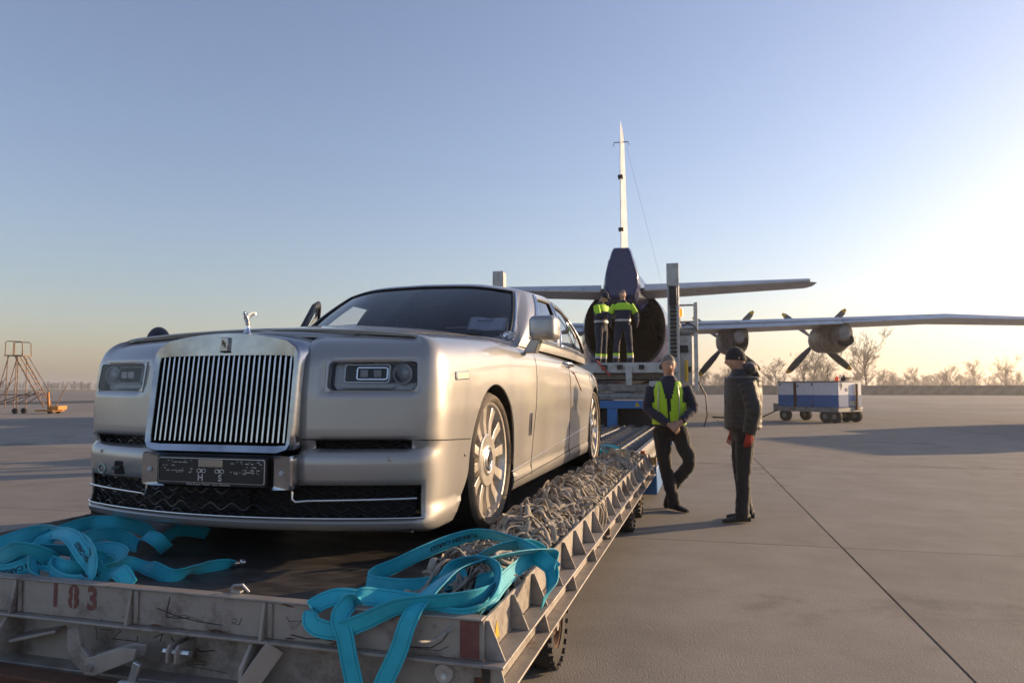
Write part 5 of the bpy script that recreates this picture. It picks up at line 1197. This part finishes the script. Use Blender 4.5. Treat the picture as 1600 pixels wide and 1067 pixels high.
def fuse(mb, name, m, parent, voxel, sm=3):
    o = mb.build(name, m, parent); r = o.modifiers.new('fuse', 'REMESH'); r.mode = 'VOXEL'; r.voxel_size = voxel; r.use_smooth_shade = True
    s_ = o.modifiers.new('soft', 'SMOOTH'); s_.iterations = sm; s_.factor = .5; return o
def wrinkle(o, st=.012, size=.09):
    t = bpy.data.textures.new('folds', 'CLOUDS'); t.noise_scale = size; d = o.modifiers.new('folds', 'DISPLACE'); d.texture = t; d.strength = st; d.mid_level = .5; d.texture_coords = 'LOCAL'
def person(loc, rz, J, label, top=M_navy_c, trou=M_blk_c, vest=None, vox=.012, hat=None, hair=None, gl=M_skin, puffy=False, hood=None, bands=False, group=None, look=0., nod=0., hv_sleeve=False, gl2=None):
    e = empty('person', loc, rz, label, 'person', group); b = MB(); V = {k: vv_(p) for k, p in J.items() if not k.startswith('hand')}
    pel, che, nek = V['pelvis'], V['chest'], V['neck']
    # body under the clothes
    torso(b, [(pel+Vector((0,0,-.06)), .13, .09), (pel+Vector((0,0,.08)), .14, .09), (pel.lerp(che,.6), .14, .095), (che, .16, .10), (nek+Vector((0,0,-.06)), .10, .07)])
    limb(b, [nek+Vector((0,0,-.08)), nek, V['head']+Vector((0,0,.05))], [.06,.055,.052])
    Mh = Matrix.Translation(V['head']) @ Matrix.Rotation(look, 4, 'Z') @ Matrix.Rotation(nod, 4, 'X'); head_mesh(b, Mh)
    for s in 'LR':
        limb(b, [V['sh'+s], V['el'+s], V['wr'+s]], [.048,.040,.027]); limb(b, [V['hip'+s], V['kn'+s], V['an'+s]], [.06,.042,.03])
    hands = {}
    for s in 'LR':
        hb = b if gl is M_skin else MB(); d, pn, ts, cu = J['hand'+s] if isinstance(J['hand'+s], tuple) and len(J['hand'+s]) == 4 else ((0,0,-1),(0,-1,0),1,.5)
        hand(hb, V['wr'+s], d, pn, ts, cu)
        if gl is not M_skin:
            limb(hb, [V['wr'+s]-Vector(d).normalized()*.05, V['wr'+s]+Vector(d).normalized()*.01], [.036,.034]); hb.build('glove', gl if not (gl2 and s == 'L') else gl2, e, smooth=60)
    b.build('body', M_skin, e, smooth=70)
    for s in (1,-1):
        MB().lathe([(-.011,0),(-.008,.008),(0,.011),(.008,.008),(.011,0)], 'y', 10, (0,0,0)).build('eye', M_eye, e, smooth=60).matrix_local = Mh @ Matrix.Translation((s*.030,-.068,.108))
        MB().lathe([(-.0125,0),(-.0118,.004),(-.009,.005)], 'y', 10).build('iris', M_ink, e).matrix_local = Mh @ Matrix.Translation((s*.030,-.0685,.108))
        MB().tube([(s*.014,-.090,.127),(s*.030,-.092,.132),(s*.046,-.080,.127)], [.003,.004,.002], 6).build('eyebrow', M_hair, e).matrix_local = Mh
    MB().tube([(-.022,-.0935,.047),(0,-.098,.0475),(.022,-.0935,.047)], [.002,.0035,.002], 6).build('lips', mat('lips',(.30,.12,.10),.5), e).matrix_local = Mh
    # trousers
    t = MB(); torso(t, [(pel+Vector((0,0,-.13)), .12, .10), (pel+Vector((0,0,-.02)), .165, .12), (pel+Vector((0,0,.10)), .155, .115)])
    for s in 'LR': limb(t, [V['hip'+s]+Vector((0,0,.02)), V['hip'+s].lerp(V['kn'+s],.5), V['kn'+s], V['kn'+s].lerp(V['an'+s],.55), V['an'+s]-(V['kn'+s]-V['an'+s]).normalized()*.02], [.102,.092,.074,.072,.072])
    o = fuse(t, 'trousers', trou, e, vox); wrinkle(o, .022, .07)
    bt = MB()
    for s in 'LR': bb = MB(); boot(bb, V['an'+s], J['toe'+s]); bb.build('boot', M_boot, e, smooth=50)
    # jacket
    j = MB(); pf = .04 if puffy else 0
    torso(j, [(pel+Vector((0,0,.0)), .175+pf, .135+pf), (pel+Vector((0,0,.10)), .178+pf, .138+pf), (pel.lerp(che,.55), .178+pf, .14+pf), (che, .195+pf, .142+pf), (che.lerp(nek,.5), .165+pf, .118+pf), (nek+Vector((0,0,-.035)), .10+pf, .085+pf), (nek+Vector((0,0,.02 if not puffy else .05)), .07+pf*.6, .07+pf*.6)])
    for s in 'LR':
        sh, el, wr = V['sh'+s], V['el'+s], V['wr'+s]
        if puffy:
            pts = [sh.lerp(el, k/7) for k in range(8)]+[el.lerp(wr, k/7) for k in range(1,8)]; rs = [(.097-.0022*k)*(1+.045*math.cos(k*math.pi)) for k in range(len(pts))]; limb(j, pts, rs, sub=3)
        else: limb(j, [sh, sh.lerp(el,.5), el, el.lerp(wr,.5), wr-(wr-el).normalized()*.01], [.074,.068,.058,.052,.046])
    if puffy:
        for k in range(10):
            z = lerp(pel.z+.01, che.z+.14, k/9); c_ = pel.lerp(che, min(1,(z-pel.z)/(che.z-pel.z))); torso(j, [(Vector((c_.x,c_.y,z-.028)),.17+pf,.135+pf),(Vector((c_.x,c_.y,z)),.181+pf,.143+pf),(Vector((c_.x,c_.y,z+.028)),.17+pf,.135+pf)])
    o = fuse(j, 'jacket', top, e, vox); wrinkle(o, .016 if not puffy else .01, .06)
    if vest:
        g_ = MB(); torso(g_, [(pel+Vector((0,0,.02)), .188, .150), (pel+Vector((0,0,.12)), .192, .152), (pel.lerp(che,.55), .192, .154), (che, .205, .156), (che.lerp(nek,.5), .158, .132), (nek+Vector((0,0,-.045)), .125, .10)], 88, 14)
        n = 32; f2 = []
        zt = nek.z-.045
        for f in g_.f:
            if len(f) > 4: continue
            c_ = sum((Vector(g_.v[i]) for i in f), Vector())/len(f)
            open_w = .016+.06*sstep(che.z-.12, zt, c_.z)
            if c_.y < che.y-.05 and abs(c_.x-che.x) < open_w: continue
            if c_.z > che.z-.08 and abs(c_.x-che.x) > .155: continue
            f2.append(f)
        g_.f = f2; o = g_.build('hi_vis_vest', vest, e, smooth=60); so_ = o.modifiers.new('t','SOLIDIFY'); so_.thickness = .006; wrinkle(o, .012, .12)
        for sx in (1,-1):
            pts = [(che.x+sx*.112, pel.y-.128, pel.z+.07), (che.x+sx*.115, che.y-.133, pel.lerp(che,.55).z), (che.x+sx*.112, che.y-.137, che.z), (che.x+sx*.106, che.y-.108, che.lerp(nek,.42).z), (che.x+sx*.10, che.y-.055, che.lerp(nek,.62).z)]
            MB().tube(catmull(pts,5), .027, 8, sq=.28).build('reflective_strip', M_ref, e, smooth=60)
    if bands:
        for s in 'LR':
            for q, m_ in ((.60,M_hv),(.72,M_ref)):
                a_ = V['kn'+s].lerp(V['an'+s], q); dd = (V['an'+s]-V['kn'+s]).normalized(); MB().tube([a_-dd*.03, a_+dd*.03], [.079,.077], 14, caps=False).build('leg_band', m_, e, smooth=60)
        torso_b = MB(); torso(torso_b, [(che+Vector((0,0,-.02)), .203, .150), (che.lerp(nek,.5), .192, .13), (nek+Vector((0,0,-.05)), .12, .10)]); torso_b.build('hi_vis_yoke', M_hv, e, smooth=60)
        for s in 'LR':
            q = MB(); limb(q, [V['sh'+s], V['sh'+s].lerp(V['el'+s],.5), V['el'+s].lerp(V['sh'+s],.1)], [.081,.075,.066]); q.build('hi_vis_sleeve', M_hv, e, smooth=60)
        c_ = pel.lerp(che,.25); q = MB(); torso(q, [(c_+Vector((0,0,-.025)), .186, .147), (c_+Vector((0,0,.025)), .187, .148)]); q.build('waist_band', M_ref, e, smooth=60)
    if hair is not None:
        h = MB(); nu, nv = 24, 10
        h.grid(lambda a_, b_: (lambda ph, th: Vector((math.sin(th)*math.sin(ph)*.078, -math.cos(th)*math.sin(ph)*.098+.012, math.cos(ph)*.121+.10)))(b_*(1.0+.85*(1-math.cos(2*math.pi*a_))/2), 2*math.pi*a_), nu, nv)
        h.build('hair', hair, e, smooth=70).matrix_local = Mh
    if hat:
        h = MB(); h.grid(lambda a_, b_: (lambda ph, th: Vector((math.sin(th)*math.sin(ph)*.088, -math.cos(th)*math.sin(ph)*.107+.012, math.cos(ph)*.130+.105)))(b_*(1.48+.40*(1-math.cos(2*math.pi*a_))/2), 2*math.pi*a_), 28, 12)
        o = h.build('beanie' if hat is not M_navy_c else 'cap', hat, e, smooth=70); o.matrix_local = Mh; so_ = o.modifiers.new('t','SOLIDIFY'); so_.thickness = .008
        if hat is M_navy_c: MB().loft([[(x*.07, -.085-.065*math.cos(x*1.3)+dy, .150-.012*abs(x)+dz) for x in (-1,-.6,-.2,.2,.6,1)] for dy, dz in ((.03,.012),(0,0),(.002,-.006),(.03,.004))], caps=False, close=False).build('cap_peak', hat, e, smooth=60).matrix_local = Mh
    if hood:
        h = MB(); c_ = nek+Vector((0,.075,.015)); pts = [c_+Vector((.105*math.cos(q), .075*math.sin(q)-.055, .02+.02*math.sin(q))) for q in [math.pi*k/10 for k in range(11)]]
        h.tube(pts, [.04+.035*math.sin(math.pi*k/10) for k in range(11)], 12); h.tube([c_+Vector((-.07,.04,-.03)), c_+Vector((0,.06,-.02)), c_+Vector((.07,.04,-.03))], [.05,.065,.05], 10)
        o = fuse(h, 'hood', top, e, .012); wrinkle(o, .015, .05)
    return e
def base_pose():
    return dict(pelvis=(0,0,.95), chest=(0,0,1.30), neck=(0,.01,1.50), head=(0,-.005,1.545), shL=(.175,0,1.395), elL=(.235,.02,1.14), wrL=(.235,-.06,.89), shR=(-.175,0,1.395), elR=(-.235,.02,1.14), wrR=(-.235,-.06,.89),
        hipL=(.095,0,.90), knL=(.10,-.01,.50), anL=(.11,.02,.075), hipR=(-.095,0,.90), knR=(-.10,-.01,.50), anR=(-.11,.02,.075), toeL=(.15,-1,0), toeR=(-.15,-1,0), handL=((0,-.15,-1),(-1,0,0),1,.4), handR=((0,-.15,-1),(1,0,0),-1,.4))
# man in the yellow vest: weight on one leg, the other crossed behind, hands clasped in front
J = base_pose(); J.update(pelvis=(0,0,.93), chest=(-.01,-.01,1.27), neck=(.0,-.02,1.475), head=(.0,-.035,1.515), hipR=(-.09,0,.88), knR=(-.05,-.02,.48), anR=(.04,-.06,.075), toeR=(.75,-.8,0), hipL=(.10,0,.88), knL=(.21,-.10,.53), anL=(.0,.15,.20), toeL=(-.35,-.45,-.75),
    shL=(.178,-.01,1.365), elL=(.27,-.04,1.13), wrL=(.115,-.22,.985), shR=(-.182,-.01,1.365), elR=(-.235,-.05,1.12), wrR=(-.015,-.24,.955), handL=((-.75,-.25,-.6),(-.3,.6,-.5),-1,.7), handR=((.75,-.2,-.45),(.2,.7,-.5),1,.7))
person((-.47,8.30,0), R(6), J, 'man in yellow hi-vis vest standing cross-legged beside the dolly, hands clasped', top=M_navy_c, trou=M_blk_c, vest=M_hv, hair=M_hair, look=R(8), nod=R(8))
# man in the padded jacket seen from the side
J = base_pose(); J.update(head=(0,-.05,1.55), neck=(0,-.005,1.50), chest=(0,.01,1.30), elL=(.26,.05,1.15), wrL=(.24,.0,.90), elR=(-.25,.06,1.15), wrR=(-.235,-.05,.89), anL=(.11,-.05,.075), knL=(.105,-.03,.50), anR=(-.11,.05,.075), toeL=(.1,-1,0), toeR=(-.2,-1,0), handL=((0,-.12,-1),(-.9,-.3,0),1,.45), handR=((0,-.2,-1),(.9,-.3,0),-1,.45))
person((.30,7.80,0), R(-78), J, 'man in black padded jacket, dark beanie and red gloves seen in profile', top=M_jkt, trou=M_blk_c, hat=M_blk_c, gl=M_redg, puffy=True, hood=True, hair=M_hair, nod=R(10))
# two loaders on the bridge platform
J = base_pose(); J.update(head=(0,-.06,1.53), elL=(.23,-.10,1.17), wrL=(.12,-.30,1.20), elR=(-.23,-.10,1.17), wrR=(-.10,-.30,1.22), handL=((-.4,-.8,.2),(0,0,1),1,.6), handR=((.4,-.8,.2),(0,0,1),-1,.6))
person((-2.52,17.0,1.90), R(62), J, 'worker in yellow and navy workwear with navy hood on the loader, head bowed', top=M_navy_c, trou=M_navy_c, hat=M_navy_c, vox=.016, bands=True, nod=R(32), gl=M_grey_g)
J = base_pose(); J.update(elL=(.31,.0,1.19), wrL=(.33,-.12,.98), elR=(-.31,.0,1.19), wrR=(-.30,-.14,.98), hipL=(.10,0,.90), anL=(.17,0,.075), knL=(.145,-.02,.5), anR=(-.17,0,.075), knR=(-.145,-.02,.5))
person((-1.98,16.8,1.90), R(8), J, 'worker in yellow and navy workwear facing the camera on the loader platform', top=M_navy_c, trou=M_navy_c, vox=.016, bands=True, hair=M_hair, gl=M_grey_g)
J = base_pose(); J.update(head=(0,-.05,1.53))
pe = person((-4.22,4.72,0), R(35), J, 'person in a dark navy cap half hidden behind the left wing of the car', top=M_navy_c, trou=M_navy_c, hat=M_navy_c, hair=M_hair, vox=.016)
pe.scale = (1.04, 1.04, 1.04)
# ================================================================ air
hz_ = MB().box(-2000, 2000, -800, 2000, -1.2, 24).build('haze', None, fix=True); tag(hz_, kind='stuff')
hm = bpy.data.materials.new('haze'); hm.use_nodes = True; t = hm.node_tree
for n in list(t.nodes):
    if n.type != 'OUTPUT_MATERIAL': t.nodes.remove(n)
pv = t.nodes.new('ShaderNodeVolumePrincipled'); pv.inputs['Color'].default_value = (.93,.90,.88,1); pv.inputs['Density'].default_value = .00062; pv.inputs['Anisotropy'].default_value = .45
t.links.new(pv.outputs[0], [n for n in t.nodes if n.type == 'OUTPUT_MATERIAL'][0].inputs['Volume']); hz_.data.materials.append(hm)
